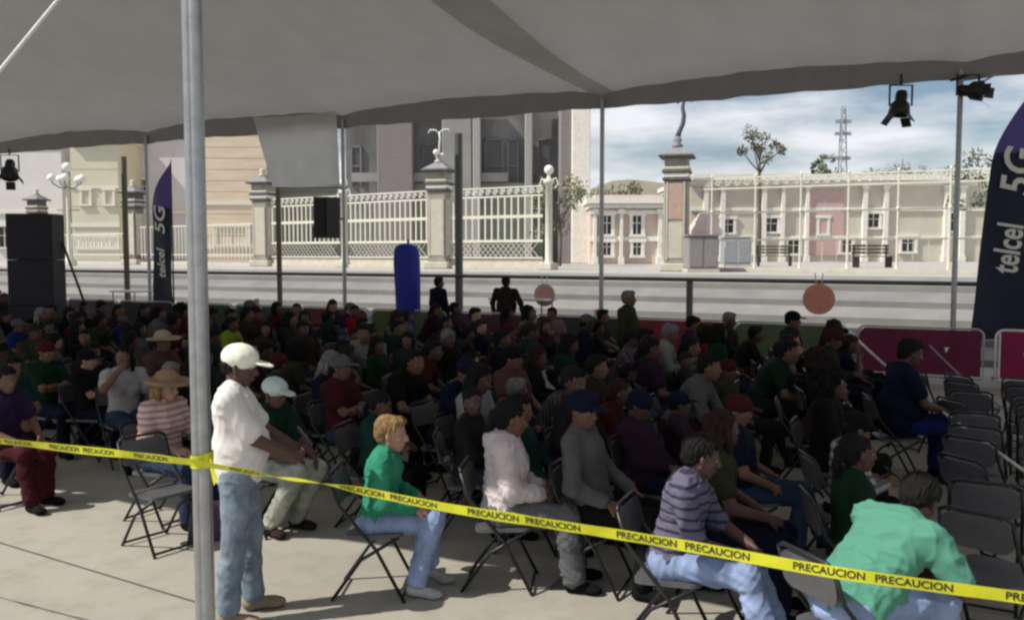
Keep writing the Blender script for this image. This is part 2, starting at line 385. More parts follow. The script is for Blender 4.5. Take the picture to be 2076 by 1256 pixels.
# ------------------------------------------------------------------ FEATHER FLAGS
M_NAVY = mat('navy_flag', (.007, .012, .038), .6, var=.12, scale=2, transl=.08)
M_PURP = mat('purple_flag', (.085, .065, .26), .6, var=.1, scale=2, transl=.15)
def feather(base, rz, lean, H, Wd, label, flip=1):
    root = thing('feather_flag', label, 'flag', base, rz, 'feather flags by the barriers')
    n = 36
    def edges(t):    # left and right x at height fraction
        z = .75+t*(H-.75)
        right = Wd*.5; left = -Wd*.5
        if t > .64: left = -Wd*.5+Wd*1.0*((t-.64)/.36)**1.9
        return left, right, z
    for nm, t0, t1, mm in (('flag_cloth', 0, .69, M_NAVY), ('flag_top', .69, 1, M_PURP)):
        V = []; Fc = []
        for a in range(n+1):
            t = t0+(t1-t0)*a/n; l, r, z = edges(t)
            for e in range(9):
                x = l+(r-l)*e/8; V.append((x+lean*z/H, .03*math.sin(x*5+z*1.3)-.03*noise.noise(Vector((x*2, z, 1))), z))
        for a in range(n):
            for e in range(8): q = a*9+e; Fc.append((q, q+1, q+10, q+9))
        mk(nm, V, Fc, mm, root, smooth=True)
    pts = [(Wd*.5+.02+lean*z/H, 0, z) for z in (0, H*.3, H*.6, H*.9, H+.03)]
    MB().tube(pts, [.022, .02, .017, .014, .01], 8).out('mast', M_BLKMETAL, root, smooth=True)
    MB().box((Wd*.5, 0, .03), (.9, .07, .05)).box((Wd*.5, 0, .03), (.07, .9, .045)).out('cross_base', M_BLKMETAL, root)
    for txt, zc, sz, nm, al in (('telcel', 2.36*H/5.6, .50*Wd/.95, 'lettering', .66), ('5G', 3.72*H/5.6, .60*Wd/.95, 'lettering', .92)):
        V, Fc = text_mesh(txt, sz*1.25, .25, .012)
        VV = []
        for v in V:    # rotate text to read upwards
            x, z = -v.y, v.x*al+zc; xx = x-.0
            VV.append((xx+lean*z/H, -.012+.03*math.sin(xx*5+z*1.3)-.03*noise.noise(Vector((xx*2, z, 1)))-.03, z))
        mk(nm, VV, Fc, M_WHITE, root)
    return root
pB = at(2012, 665, 16.35); feather((pB.x, pB.y, 0), R(-4), .52, 5.7, .96, 'large navy feather flag with purple top and white lettering at right')
pB = at(331, 600, 24.6); feather((pB.x, pB.y, 0), R(-32), .02, 4.85, .85, 'small far feather flag with purple top beside the near tent pole')

# ------------------------------------------------------------------ SPEAKERS, LIGHTS, BLUE COLUMN
def speaker_box(root, w_, d_, h_, z0, grille=True):
    MB().box((0, 0, z0+h_/2), (w_, d_, h_), bev=.03).out('cabinet', M_BLACK, root)
    MB().box((0, -d_/2-.008, z0+h_/2), (w_*.88, .016, h_*.92), bev=.006).out('grille', mat('speaker_mesh', (.02, .02, .022), .7, bump=.8, bscale=300), root)
p = at(662, 445, 21.6)
root = thing('hanging_speaker', 'black loudspeaker fixed to the tent pole right of the grey fabric panel', 'speaker', (p.x, p.y, p.z-.45), R(-38))
mb = MB().prism([(-.24, 0), (.24, 0), (.27, .98), (-.24, 1.0)], -.2, .2); mb.out('cabinet', M_BLACK, root)
MB().box((0, -.21, .5), (.40, .015, .9)).out('grille', MATS.get('speaker_mesh') or mat('speaker_mesh', (.02, .02, .022), .7, bump=.8, bscale=300), root)
pp = P(far_poles[4], C_F-.05, p.z-.05) - Vector(root.location); pp = Matrix.Rotation(R(38), 3, 'Z') @ pp
MB().tube([(0, .15, .5), pp+Vector((0, 0, .1))], .03, 8).out('bracket', M_BLKMETAL, root)
p = on_z(77, 900, 0)
p = at(77, 600, 20.5)
root = thing('speaker_tower', 'tall dark speaker tower standing in the crowd at the far left', 'speaker', (p.x, p.y, 0), R(8))
for k in range(3): MB().box((0, 0, .10+.52+k*1.045), (.98, .8, 1.04), bev=.012).out('cabinet', mat('speaker_grey', (.030, .027, .038), .6, var=.2, scale=3), root); MB().box((0, -.41, .62+k*1.045), (.93, .02, 1.0)).out('grille', mat('speaker_cloth', (.022, .020, .030), .8, var=.2), root)
MB().box((0, 0, .05), (1.15, .9, .1)).out('base', M_BLACK, root)
MB().tube([(.5, .2, 2.6), (.92, .35, 1.1)], .03, 8).out('brace', M_BLKMETAL, root)
def stage_light(loc, label, aim=(0, 0, -1), size=1.0, clamp=(0, 0, .3), rz=0):
    root = thing('stage_light', label, 'stage light', loc, rz, 'stage lights hung along the tent edge')
    q = Vector(aim).to_track_quat('-Z', 'Y').to_matrix()
    mb = MB().lathe([(.0, .20), (.09, .19), (.11, .12), (.11, .0), (.17, -.06), (.20, -.26), (.185, -.27), (.15, -.1)], n=18)
    mb.V = [q @ (v*size) for v in mb.V]; mb.out('lamp_housing', M_BLACK, root, smooth=True)
    mb = MB().lathe([(0, -.16), (.17, -.2)], n=18); mb.V = [q @ (v*size) for v in mb.V]; mb.out('lens', mat('lamp_lens', (.08, .09, .1), .15), root)
    mb = MB(); sz = size
    for sx in (-1, 1): mb.box((sx*.21*sz, 0, .1*sz), (.02, .05, .38*sz))
    mb.box((0, 0, .29*sz), (.44*sz, .05, .02)); mb.tube([(0, 0, .29*sz), clamp], .025, 8)
    mb.out('yoke', M_BLKMETAL, root)
    for sx, sy in ((-1, 0), (1, 0), (0, -1), (0, 1)):
        mb = MB(); mb.add([Vector((.19*sx+.1*sy, .19*sy+.1*sx, -.27)), Vector((.19*sx-.1*sy, .19*sy-.1*sx, -.27)), Vector((.30*sx-.1*sy, .30*sy-.1*sx, -.42)), Vector((.30*sx+.1*sy, .30*sy+.1*sx, -.42))], [(0, 1, 2, 3)])
        mb.V = [q @ (v*size) for v in mb.V]; mb.out('barn_door', M_BLACK, root)
p = at(1826, 205, 16.9); stage_light(p, 'black stage light pointing down under the tent edge left of thin pole', (-.15, -.1, -1), 1.0, (0, 0, .5))
p = at(1962, 184, 16.4); stage_light(p, 'black stage light tilted sideways at the top of the thin pole', (.75, -.5, -.1), .95, (-.22, .2, .22))
p = at(20, 340, 28.3); stage_light(p, 'dark stage light hung at the tent edge above the speaker tower', (.2, -.5, -.9), 1.35, (0, 0, .6))
# blue column
p = at(828, 560, 21.0); root = thing('blue_column', 'tall bright blue fabric column with rounded top standing behind the barriers', 'fabric column', (p.x, p.y, 0))
V = []; Fc = []; n = 20; prof = [(.30, .0), (.31, .3), (.29, .9), (.30, 1.5), (.31, 2.1), (.29, 2.38), (.24, 2.5), (.12, 2.56), (.0, 2.57)]
for a, (r, z) in enumerate(prof):
    for k in range(n):
        t = 2*math.pi*k/n; rr = r*(1+.05*math.sin(5*t+z)+.03*math.sin(9*t)); V.append((rr*math.cos(t)-.05*z/2.5, rr*.8*math.sin(t), z))
for a in range(len(prof)-1):
    for k in range(n): q = (k+1) % n; Fc.append((a*n+k, a*n+q, (a+1)*n+q, (a+1)*n+k))
mk('cover', V, Fc, mat('royal_blue_fabric', (.012, .022, .30), .6, var=.15, scale=3), root, smooth=True)
MB().lathe([(.0, .02), (.42, .02), (.42, .06), (0, .08)], n=20).out('base', M_BLACK, root)
MB().tube([(0, 0, 2.55), (0, 0, 2.66)], .03, 8).out('cap', M_BLACK, root)
# white tables behind barriers
def table(px, py, wd, label, Y):
    p = at(px, py, Y); root = thing('folding_table', label, 'table', (p.x, p.y, 0), ROT_U, 'white topped tables behind the barriers')
    h = p.z; MB().box((0, 0, h), (wd, .75, .05), bev=.015).out('tabletop', M_WHITE, root)
    for sx in (-1, 1):
        for sy in (-1, 1): MB().tube([(sx*wd*.42, sy*.3, 0), (sx*wd*.42, sy*.3, h-.025)], .018, 6).out('leg', M_DSTEEL, root)
table(268, 590, 1.05, 'white topped high table behind the barriers near small flag', 25.9)
table(1060, 606, 1.5, 'white topped high table beside the broad standing man', 21.2)
# white cord running down from the barrier over the empty chairs
a_, b_ = at(1706, 655, 16.6), at(2120, 985, 6.0)
pts = [a_+(b_-a_)*(k/20)-Vector((0, 0, .10*math.sin(math.pi*k/20))) for k in range(21)]
MB().tube(pts, [.022-.009*k/20 for k in range(21)], 7).out('cordon_rope', M_ROPE, smooth=True); tag(bpy.data.objects['cordon_rope'], 'white cordon rope sloping from the green barrier over the empty chairs', 'rope')
a_, b_ = at(1885, 700, 15.4), at(2200, 930, 7.5)
pts = [a_+(b_-a_)*(k/20)-Vector((0, 0, .12*math.sin(math.pi*k/20))) for k in range(21)]
MB().tube(pts, .012, 6).out('cordon_rope', mat('grey_rope', (.25, .24, .26), .8), smooth=True); tag(bpy.data.objects['cordon_rope.001'], 'thin grey cordon rope above the white one at right', 'rope')

# ------------------------------------------------------------------ CAUTION TAPE
def tape():
    root = thing('caution_tape', 'yellow barrier tape printed in black stretched across the front between tent poles', 'tape', P(-3.1, C_N, 1.38))
    sA, sM, sB = -10.1, -3.1, 3.9
    def cen(s):
        k = (s-sM)/7.0; k = k % 1.0; return Vector(P(s, C_N-.012, 1.395-.06*math.sin(math.pi*k)+.012*noise.noise(Vector((s*1.5, 0, 0)))))
    def roll(s): return .30+.8*noise.noise(Vector((s*1.1+3, 1.7, 0)))+.35*noise.noise(Vector((s*5, 4, 0)))+(.9 if abs(s+2.45) < .3 else 0)*math.cos((s+2.45)*math.pi/.6)
    def wid(s): return .021*(1-.25*max(0, noise.noise(Vector((s*1.3, 5, 2)))))
    def pt(s, b, off=0):
        r = roll(s); d = Vector((0, 0, 1))*math.cos(r)-N*math.sin(r); nn = -(N*math.cos(r)+Vector((0, 0, 1))*math.sin(r))
        return cen(s)+d*b*wid(s)+nn*off
    V = []; Fc = []; m = 500
    for a in range(m+1):
        s = sA+(sB-sA)*a/m
        for e in range(4): V.append(pt(s, -1+e*2/3))
    for a in range(m):
        for e in range(3): k = a*4+e; Fc.append((k, k+1, k+5, k+4))
    fin(mk('tape_strip', V, Fc, M_TAPE, smooth=True), root)
    TV, TF = text_mesh('PRECAUCION', .0355, 0, .0008); wt = max(v.x for v in TV)*2
    s = sA+.2; k = 0
    while s < sB-.3:
        if not (-3.25 < s+wt/2 < -2.95) :
            VV = [pt(s+wt/2+v.x, v.y/.021, .0015) for v in TV]; fin(mk('lettering', VV, TF, M_INK), root)
        s += wt+(.03 if k % 2 else .14); k += 1
    # knot round the near pole
    b = P(-3.1, C_N+.05, 1.38); mb = MB()
    for z, q in ((0, .0), (.022, .010)):
        n = 20; V = []
        for k in range(n):
            t = 2*math.pi*k/n
            for h in (-.02, .02): V.append(b+Vector(((.050+abs(q)*.2)*math.cos(t), (.056+abs(q)*.2)*math.sin(t), z+h+q*math.cos(t))))
        mb.add(V, [(2*k, 2*((k+1) % n), 2*((k+1) % n)+1, 2*k+1) for k in range(n)])
    fin(mb.out('knot', M_TAPE), root)
    t0 = b+Vector((.05, -.05, 0)); fin(mk('loose_end', [t0, t0+Vector((.01, -.01, .035)), t0+Vector((.05, -.03, -.06)), t0+Vector((.03, -.03, -.09))], [(0, 1, 2, 3)], M_TAPE), root)
tape()

# ------------------------------------------------------------------ BACKGROUND: park fence pillars
PIL = [Vector((-28.0, 52.6, Z_T)), Vector((-19.6, 46.2, Z_T)), Vector((-11.15, 40.0, Z_T)), Vector((-2.75, 33.9, Z_T)), Vector((5.35, 29.0, Z_T))]
pl_lab = ['leftmost stone fence pillar, half hidden by the speaker tower', 'dark stone fence pillar left of the small feather flag', 'stone fence pillar beside the grey hanging fabric panel', 'middle stone fence pillar with white scroll lamp arm beside blue column', 'stone fence pillar with pink panel against the sky at right']
pil_rot = math.atan2(PIL[3].y-PIL[2].y, PIL[3].x-PIL[2].x)
for k, p in enumerate(PIL):
    root = thing('stone_pillar', pl_lab[k], 'pillar', p, pil_rot+R(20), 'stone pillars of the park fence')
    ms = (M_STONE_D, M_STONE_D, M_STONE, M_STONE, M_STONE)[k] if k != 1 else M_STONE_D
    shaft = M_STONE if k not in (0, 1) else mat('painted_shade_stone', (.17, .155, .13), .85, var=.2, bump=.3)  # two left shafts use a darker copy of the stone, shade in its colour
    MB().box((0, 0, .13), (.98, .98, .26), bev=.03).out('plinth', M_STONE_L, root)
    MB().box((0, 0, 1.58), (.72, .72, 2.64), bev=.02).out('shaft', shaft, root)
    for s4 in range(4):
        rz = s4*math.pi/2; rot = Matrix.Rotation(rz, 3, 'Z')
        if k == 4: specs = ((.5, .95, M_STONE_P), (2.12, .95, M_STONE_P)); specs = ((1.0, 1.15, M_STONE_L), (2.25, 1.15, M_STONE_P))
        else: specs = ((1.55, 2.1, M_STONE_L),)
        for zc, hh, pm in specs:
            MB().box(rot @ Vector((0, -.368, zc)), (.46, .02, hh), rz=rz).out('panel', pm, root)
            for sx in (-1, 1): MB().box(rot @ Vector((sx*.27, -.375, zc)), (.05, .035, hh+.1), rz=rz).out('panel_frame', M_STONE_L, root)
    MB().box((0, 0, 2.96), (.86, .86, .10), bev=.02).out('band', M_STONE_D, root)
    MB().box((0, 0, 3.08), (.80, .80, .14), bev=.02).out('band', M_WHITE if k > 1 else M_STONE_L, root)
    MB().box((0, 0, 3.20), (.90, .90, .09), bev=.02).out('band', M_STONE_D, root)
    MB().box((0, 0, 3.30), (.84, .84, .10), bev=.02).out('band', M_STONE_L, root)
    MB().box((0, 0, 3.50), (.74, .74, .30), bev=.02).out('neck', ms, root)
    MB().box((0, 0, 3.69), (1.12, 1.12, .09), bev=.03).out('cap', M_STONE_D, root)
    mb = MB(); mb.add([(-.5, -.5, 3.74), (.5, -.5, 3.74), (.5, .5, 3.74), (-.5, .5, 3.74), (-.16, -.16, 3.98), (.16, -.16, 3.98), (.16, .16, 3.98), (-.16, .16, 3.98)], [(0, 1, 5, 4), (1, 2, 6, 5), (2, 3, 7, 6), (3, 0, 4, 7), (4, 5, 6, 7)]); mb.out('cap_top', mat('grey_stone', (.22, .22, .24), .85, var=.2, bump=.3), root)
    MB().lathe([(.0, 3.98), (.17, 3.98), (.19, 4.06), (.10, 4.12), (.15, 4.22), (.09, 4.34), (.0, 4.36)], n=12).out('finial', M_STONE_L if k != 4 else MATS['grey_stone'], root, smooth=True)
    im = M_WHITE if k in (3, 1) else mat('iron_grey', (.10, .10, .12), .5, .3)
    if k in (3, 4):
        pts = [(0, 0, 4.3), (.06, 0, 4.5), (.17, 0, 4.75), (.20, 0, 5.0), (.15, 0, 5.25), (.2, 0, 5.5), (.12, 0, 5.8)]
        if k == 3: pts = [(0, 0, 4.3), (.0, 0, 4.6), (.03, 0, 4.9), (0, 0, 5.15)]
        MB().tube(pts, [.09, .08, .075, .07, .06, .05, .03][:len(pts)] if k == 4 else .035, 8).out('lamp_stem', im, root, smooth=True)
        zt = 5.1 if k == 3 else 5.4
        for sx in (-1, 1): MB().tube([(0, 0, zt), (sx*.15, 0, zt+.12), (sx*.36, 0, zt+.14), (sx*.44, 0, zt+.02)], .025, 6).out('lamp_arm', im, root, smooth=True)
        if k == 3: MB().ball((-.05, -.2, 4.36), .12).ball((.2, -.2, 4.28), .06).out('scroll_ornament', M_WHITE, root, smooth=True)
# fence spans with ironwork
def fence(pa, pb, label, height=2.95, low=False, tot=None):
    d = pb-pa; Ln = d.length; rz = math.atan2(d.y, d.x)
    root = thing('iron_fence', label, 'fence', pa, rz, 'ironwork fence spans between the stone pillars')
    m = M_CREAM
    MB().box((Ln/2, 0, .06), (Ln, .22, .12)).out('kerb', M_STONE_L, root)
    if low:
        for z in (.5, height): MB().box((Ln/2, 0, z), (Ln, .05, .05)).out('rail', m, root)
        nb = int(Ln/.28)
        for k in range(nb): MB().box((.2+(Ln-.4)*k/(nb-1), 0, height*.5+.15), (.035, .035, height-.3)).out('bar', m, root)
        return root
    for z, t in ((.42, .05), (1.02, .09), (1.9, .11), (height-.32, .06), (height, .05)): MB().box((Ln/2, 0, z), (Ln, .06, t)).out('rail', m, root)
    nb = int(Ln/.27)
    bar = None
    for k in range(nb):
        x = .15+(Ln-.3)*k/(nb-1)
        if bar is None: bar = MB().box((0, 0, 1.84), (.05, .05, height-.32-1.02-.06)).out('bar', m, root); bar.location = (x, 0, 0)
        else: b = bar.copy(); COL.objects.link(b); b.location = (x, 0, 0)
    # scroll frieze at the top and lattice at the foot
    q = int(Ln/.3); sc = None
    for k in range(q):
        x = .15+(Ln-.3)*k/(q-1)
        if sc is None:
            pts = [(.12*math.cos(t*.5)*(1-t/22), 0, height-.16+.12*math.sin(t*.5)*(1-t/22)) for t in range(0, 20)]
            sc = MB().tube(pts, .02, 4).out('scroll', M_WHITE, root); sc.location = (x, 0, 0)
        else: b = sc.copy(); COL.objects.link(b); b.location = (x, 0, 0)
    for k in range(q):
        x = .15+(Ln-.3)*k/(q-1); b = sc.copy(); COL.objects.link(b); b.location = (x, 0, .12); b.scale = (.6, .6, 1) if False else (1, 1, 1); b.location.z = .0
        bpy.data.objects.remove(b)
    la = MB(); x = 0
    while x < Ln-.5:
        la.tube([(x, 0, .44), (x+.5, 0, .98)], .014, 4); la.tube([(x+.5, .02, .44), (x, .02, .98)], .014, 4); x += .22
    la.out('lattice', M_CREAM, root)
    MB().box((Ln/2, .05, .26), (Ln, .03, .28)).out('foot_panel', M_STONE_L, root)
    return root
mids = [(PIL[k]+PIL[k+1])/2 for k in range(4)]
def off(a, b, r0, r1): d = (b-a).normalized(); return a+d*r0, b-d*r1
labs = {1: ('pale low iron fence left of the small feather flag', 'pale low iron fence in front of the peach building'), 2: ('cream iron fence span behind the hanging speaker', 'cream iron fence span behind the blue column'), 3: ('cream iron fence span right of the middle stone pillar', None)}
for k in (0, 1, 2, 3):
    if k == 0: a, b = off(PIL[0], PIL[1], .5, .5); fence(a, b, 'pale low iron fence behind the speaker tower', 1.6, True); continue
    a, b = off(PIL[k], mids[k], .5, .25); fence(a, b, labs[k][0], 2.95 if k > 1 else 1.9, k == 1)
    a, b = off(mids[k], PIL[k+1], .25, .5)
    if labs[k][1]: fence(a, b, labs[k][1], 2.95 if k > 1 else 1.9, k == 1)
for k, lab in ((2, 'slim cream fence post with white globe beside the hanging speaker'), (3, 'slim cream fence post with white globe above the pink round sign')):
    root = thing('fence_post', lab, 'fence post', mids[k], pil_rot, 'slim globe topped fence posts')
    MB().box((0, 0, .12), (.5, .5, .24), bev=.02).out('plinth', M_STONE_L, root)
    MB().lathe([(.17, .24), (.13, .35), (.12, 3.0), (.2, 3.05), (.2, 3.12), (.08, 3.2), (.05, 3.35)], n=12).out('shaft', M_CREAM, root, smooth=True)
    MB().ball((0, 0, 3.5), .17, n=14).out('globe', M_WHITE, root, smooth=True)
    for sx in (-1, 1): MB().tube([(0, 0, 3.1), (sx*.3, 0, 3.2), (sx*.38, 0, 3.0), (sx*.25, 0, 2.85)], .025, 5).out('scroll', M_WHITE, root)

# street lamp at far left
p = at(142, 540, 41); root = thing('street_lamp', 'white ornate street lamp with several arms in front of the pale wall', 'street lamp', (p.x, p.y, Z_T))
MB().lathe([(.3, 0), (.3, .2), (.18, .3), (.14, .6), (.09, .8), (.075, 3.9), (.05, 4.3)], n=12).out('post', M_CREAM, root, smooth=True)
MB().box((0, 0, 2.55), (1.0, .06, .06)).out('crossbar', M_STONE, root)
for k, a in enumerate((0, 72, 144, 216, 288)):
    dx, dy = math.cos(R(a)), math.sin(R(a))
    MB().tube([(0, 0, 3.6), (dx*.3, dy*.3, 3.55), (dx*.62, dy*.62, 3.75), (dx*.66, dy*.66, 3.95)], .03, 6).out('lamp_arm', M_DSTEEL, root)
    MB().lathe([(.0, 4.18), (.1, 4.14), (.2, 3.98), (.16, 3.86), (0, 3.84)], (dx*.66, dy*.66, 0), n=10).out('shade', M_WHITE, root, smooth=True)
MB().ball((0, 0, 4.5), .22).out('shade', M_WHITE, root, smooth=True)

# ------------------------------------------------------------------ BUILDINGS
M_GLASS = mat('dark_glass', (.03, .03, .035), .2)
M_TRIM = mat('pale_trim', (.66, .63, .55), .8, var=.06)
def building(name, label, x0, x1, ytop, Y, m, depth=12, base=Z_T, cornice=.5, windows=(), bands=(), win_mat=None, pil_x=(), pil_m=None, roofm=None, trim=None, courses=0, cat='building'):
    """x0,x1 photo columns of the facade, ytop photo row of its top, Y its distance."""
    X0, X1 = (x0-CX)/F_PX*Y, (x1-CX)/F_PX*Y; H = at(CX, ytop, Y).z - base; Wd = X1-X0
    root = thing(name, label, cat, ((X0+X1)/2, Y, base)); tm = trim or M_TRIM
    MB().box((0, depth/2, H/2), (Wd, depth, H)).out('wall', m, root)
    if cornice: MB().box((0, depth/2-.15, H-.14), (Wd+.5, depth+.7, .30)).box((0, depth/2-.1, H-.42), (Wd+.24, depth+.3, .2)).out('cornice', tm, root)
    MB().box((0, depth/2, H+.1), (Wd-.5, depth-.5, .2)).out('roof', roofm or m, root)
    for yb, th in bands:
        z = at(CX, yb, Y).z-base; MB().box((0, -.06, z), (Wd+.06, .12, th)).out('string_course', tm, root)
    for k in range(courses):
        z = .6+(H-1.2)*k/courses; MB().box((0, -.015, z), (Wd-.02, .03, H/courses*.82)).out('stone_course', m, root)
    for (px, py, pw, ph) in windows:
        c = at(px, py, Y); x = c.x-(X0+X1)/2; z = c.z-base; ww = pw/F_PX*Y; hh = ph/F_PX*Y
        fr = MB()
        for sx in (-1, 1): fr.box((x+sx*(ww/2+.09), -.07, z), (.18, .14, hh+.3))
        fr.box((x, -.08, z+hh/2+.12), (ww+.5, .18, .2)).box((x, -.09, z-hh/2-.09), (ww+.42, .2, .14))
        f = fr.out('window', tm, root)
        MB().box((x, -.012, z), (ww, .02, hh)).out('pane', win_mat or M_GLASS, f)
        MB().box((x, -.04, z), (.05, .04, hh)).box((x, -.04, z+.1), (ww, .04, .05)).out('glazing_bar', tm, f)
    for px, pw in pil_x:
        x = (px-CX)/F_PX*Y-(X0+X1)/2; ww = pw/F_PX*Y
        MB().box((x, -.14, (H-.6)/2), (ww, .28, H-.6)).box((x, -.16, .2), (ww+.14, .36, .4)).box((x, -.16, H-.7), (ww+.16, .36, .25)).out('pilaster', pil_m or tm, root)
    return root
M_LILAC = mat('whitewash', (.60, .58, .57), .9, var=.07, scale=.5, bump=.1)
M_LIME = mat('cream_render', (.54, .53, .42), .9, var=.07, scale=.5, bump=.1)
M_PEACH = mat('peach_stone', (.62, .51, .39), .85, var=.12, scale=.8, bump=.2, stretch=(.5, .5, 3))
M_GREYST = mat('grey_stone_wall', (.27, .265, .255), .85, var=.15, scale=.6, bump=.2)  # stone grey darkened to stand in for shade on the portico front
M_PORTSHADE = mat('portico_shade', (.17, .168, .165), .5, var=.4, scale=.4)  # wall colour, not glass: shade of the portico recess put into the grey
building('building', 'white washed building behind the speaker tower at far left', -260, 132, 250, 66, M_LILAC, windows=[(10, 480, 22, 40), (100, 480, 20, 40)], bands=[(430, .25)])
building('building', 'cream building with a long low balustrade behind the street lamp', 150, 246, 270, 64, M_LIME, windows=[(175, 400, 14, 26), (222, 400, 14, 26)], bands=[(456, .3), (380, .15)], courses=6)
building('building', 'pale lilac building behind the small feather flag', 252, 398, 262, 68, mat('lilac_wall', (.56, .54, .58), .9, var=.06, scale=.5), bands=[(430, .25)], windows=[(290, 380, 14, 30)])
r = building('building', 'peach stone building with banded courses right of the near tent pole', 402, 545, 200, 58, M_PEACH, bands=[(412, .22), (500, .3)], courses=13, windows=[(470, 478, 62, 34)], win_mat=mat('peach_pane', (.40, .30, .22), .6))
building('building', 'dull green grey wall building between peach building and the grey portico', 549, 694, 372, 61, mat('moss_render', (.30, .30, .25), .9, var=.1, scale=.5), bands=[(430, .25)], windows=[(640, 480, 20, 40)], trim=M_GREYST if 'M_GREYST' in globals() else None)
# balustrade of the cream building
root = thing('balustrade', 'white balustrade with bright short balusters before the cream building', 'balustrade', at(200, 495, 55))
root.location.z = Z_T
zb = at(200, 478, 55).z-Z_T
MB().box((0, 0, zb), (2.7, .25, .15)).out('rail', M_WHITE, root); MB().box((0, 0, zb-.75), (2.7, .3, .2)).out('base_rail', M_WHITE, root)
MB().box((0, .02, (zb-.85)/2), (2.7, .2, zb-.85)).out('wall', M_LIME, root)
for k in range(11): MB().lathe([(.05, zb-.65), (.08, zb-.5), (.04, zb-.3), (.06, zb-.08)], (-1.2+.24*k, 0, 0), n=8).out('baluster', M_WHITE, root)
# grey portico building
Y = 50; X0 = (690-CX)/F_PX*Y; X1 = (1192-CX)/F_PX*Y; H = 10.2
root = thing('building', 'large grey stone building with tall dark portico behind the fence', 'building', ((X0+X1)/2, Y, Z_T)); xm = (X0+X1)/2
MB().box((0, 10, H/2), (X1-X0-.02, 16, H)).out('wall', M_PORTSHADE, root)
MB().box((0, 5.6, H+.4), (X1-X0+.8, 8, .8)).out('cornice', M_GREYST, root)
def colx(px, pw, m, d=1.0, y=1.0, h=H, z0=0): return MB().box(((px-CX)/F_PX*Y-xm, y, z0+(h-z0)/2), (pw/F_PX*Y, d, h-z0), bev=.04).out('column', m, root)
colx(800, 72, mat('mauve_stone', (.21, .19, .19), .85, var=.1, bump=.2)); colx(926, 60, M_GREYST); colx(966, 16, mat('pale_grey_stone', (.33, .32, .31), .85)); colx(1072, 15, MATS['pale_grey_stone']); colx(1148, 30, MATS['mauve_stone'], 3.0, .4); colx(1173, 36, mat('painted_sunlit_stone', (.72, .69, .63), .8), 3.4, .3)  # end column whitened, the sunlit corner is put into its colour
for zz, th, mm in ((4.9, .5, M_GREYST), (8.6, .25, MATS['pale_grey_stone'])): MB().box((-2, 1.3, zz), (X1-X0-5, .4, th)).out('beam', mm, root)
for px, py, pw, ph in ((710, 330, 20, 80), (865, 330, 26, 90), (1000, 330, 36, 110), (1040, 330, 20, 110), (1105, 330, 26, 110)):
    c = at(px, py, Y); ww, hh = pw/F_PX*Y, ph/F_PX*Y; f = MB()
    for sx in (-1, 1): f.box((c.x-xm+sx*ww/2, 1.93, c.z-Z_T), (.1, .12, hh))
    f.box((c.x-xm, 1.93, c.z-Z_T+hh/2), (ww+.1, .12, .1)); f.box((c.x-xm, 1.93, c.z-Z_T), (ww, .1, .08)); w_ = f.out('window', MATS['mauve_stone'], root)
    MB().box((c.x-xm, 1.97, c.z-Z_T), (ww-.1, .04, hh-.1)).out('pane', mat('portico_glass', (.09, .09, .095), .25), w_)
# lower infill of greenish ground-floor
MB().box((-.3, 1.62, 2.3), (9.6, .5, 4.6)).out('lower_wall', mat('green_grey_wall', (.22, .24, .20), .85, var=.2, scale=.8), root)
# pink building
building('building', 'pink rendered building with white framed windows right of middle tent pole', 1196, 1352, 402, 47, mat('pink_render', (.58, .47, .42), .9, var=.08, scale=.6), windows=[(1230, 456, 17, 36), (1291, 456, 17, 36), (1230, 504, 16, 24), (1291, 504, 16, 24)], pil_x=[(1205, 6), (1258, 6), (1336, 8)], bands=[(430, .2), (484, .25)], trim=mat('bright_trim', (.74, .72, .66), .8))
# long arcade
wins = [(1475, 458, 22, 26), (1562, 456, 26, 26), (1770, 447, 22, 26), (1925, 450, 14, 34), (1608, 500, 22, 26), (1840, 495, 26, 28), (1715, 498, 22, 26), (1668, 458, 16, 30), (1512, 500, 22, 24)]
g = building('building', 'long two storey cream building with bright pilasters along the right', 1398, 2240, 358, 60, mat('sand_render', (.54, .50, .425), .9, var=.1, scale=.5, bump=.1), windows=wins, bands=[(424, .22), (481, .2), (372, .3)],
             pil_x=[(1428, 9), (1462, 9), (1545, 9), (1583, 7), (1632, 7), (1748, 9), (1790, 9), (1912, 9), (1944, 10), (2010, 9), (2080, 9)], trim=mat('bright_trim', (.74, .72, .66), .8))
xm = g.location.x
MB().box(((1672-CX)/F_PX*60-xm, -.05, 2.6), (2.3, .1, 4.4)).out('pink_bay', mat('pink_bay_render', (.52, .36, .34), .9), g)
# far slope of roofs and hills
def ridge(name, pts, Y, m, dep, kind='structure'):
    V = []; Fc = []
    X = [at(x, y, Y) for x, y in pts]; n = len(X)
    for p in X: V += [(p.x, Y, Z_T-1), (p.x, Y+dep*.15, (p.z+Z_T)/2), (p.x, Y+dep*.5, p.z+ (p.z-CAM_H)*dep*.5/Y), (p.x, Y+dep, Z_T)]
    for k in range(n-1):
        for e in range(3): q = k*4+e; Fc.append((q, q+4, q+5, q+1))
    o = mk(name, V, Fc, m, smooth=True); return tag(o, kind=kind)
ridge('hills', [(-400, 470), (300, 460), (900, 440), (1150, 400), (1210, 392), (1260, 378), (1300, 366), (1345, 364), (1380, 366), (1450, 372), (1600, 380), (1900, 376), (2200, 390), (2600, 420)], 160, mat('dry_hillside', (.19, .18, .13), .95, var=.25, scale=.05, bump=.3), 90)

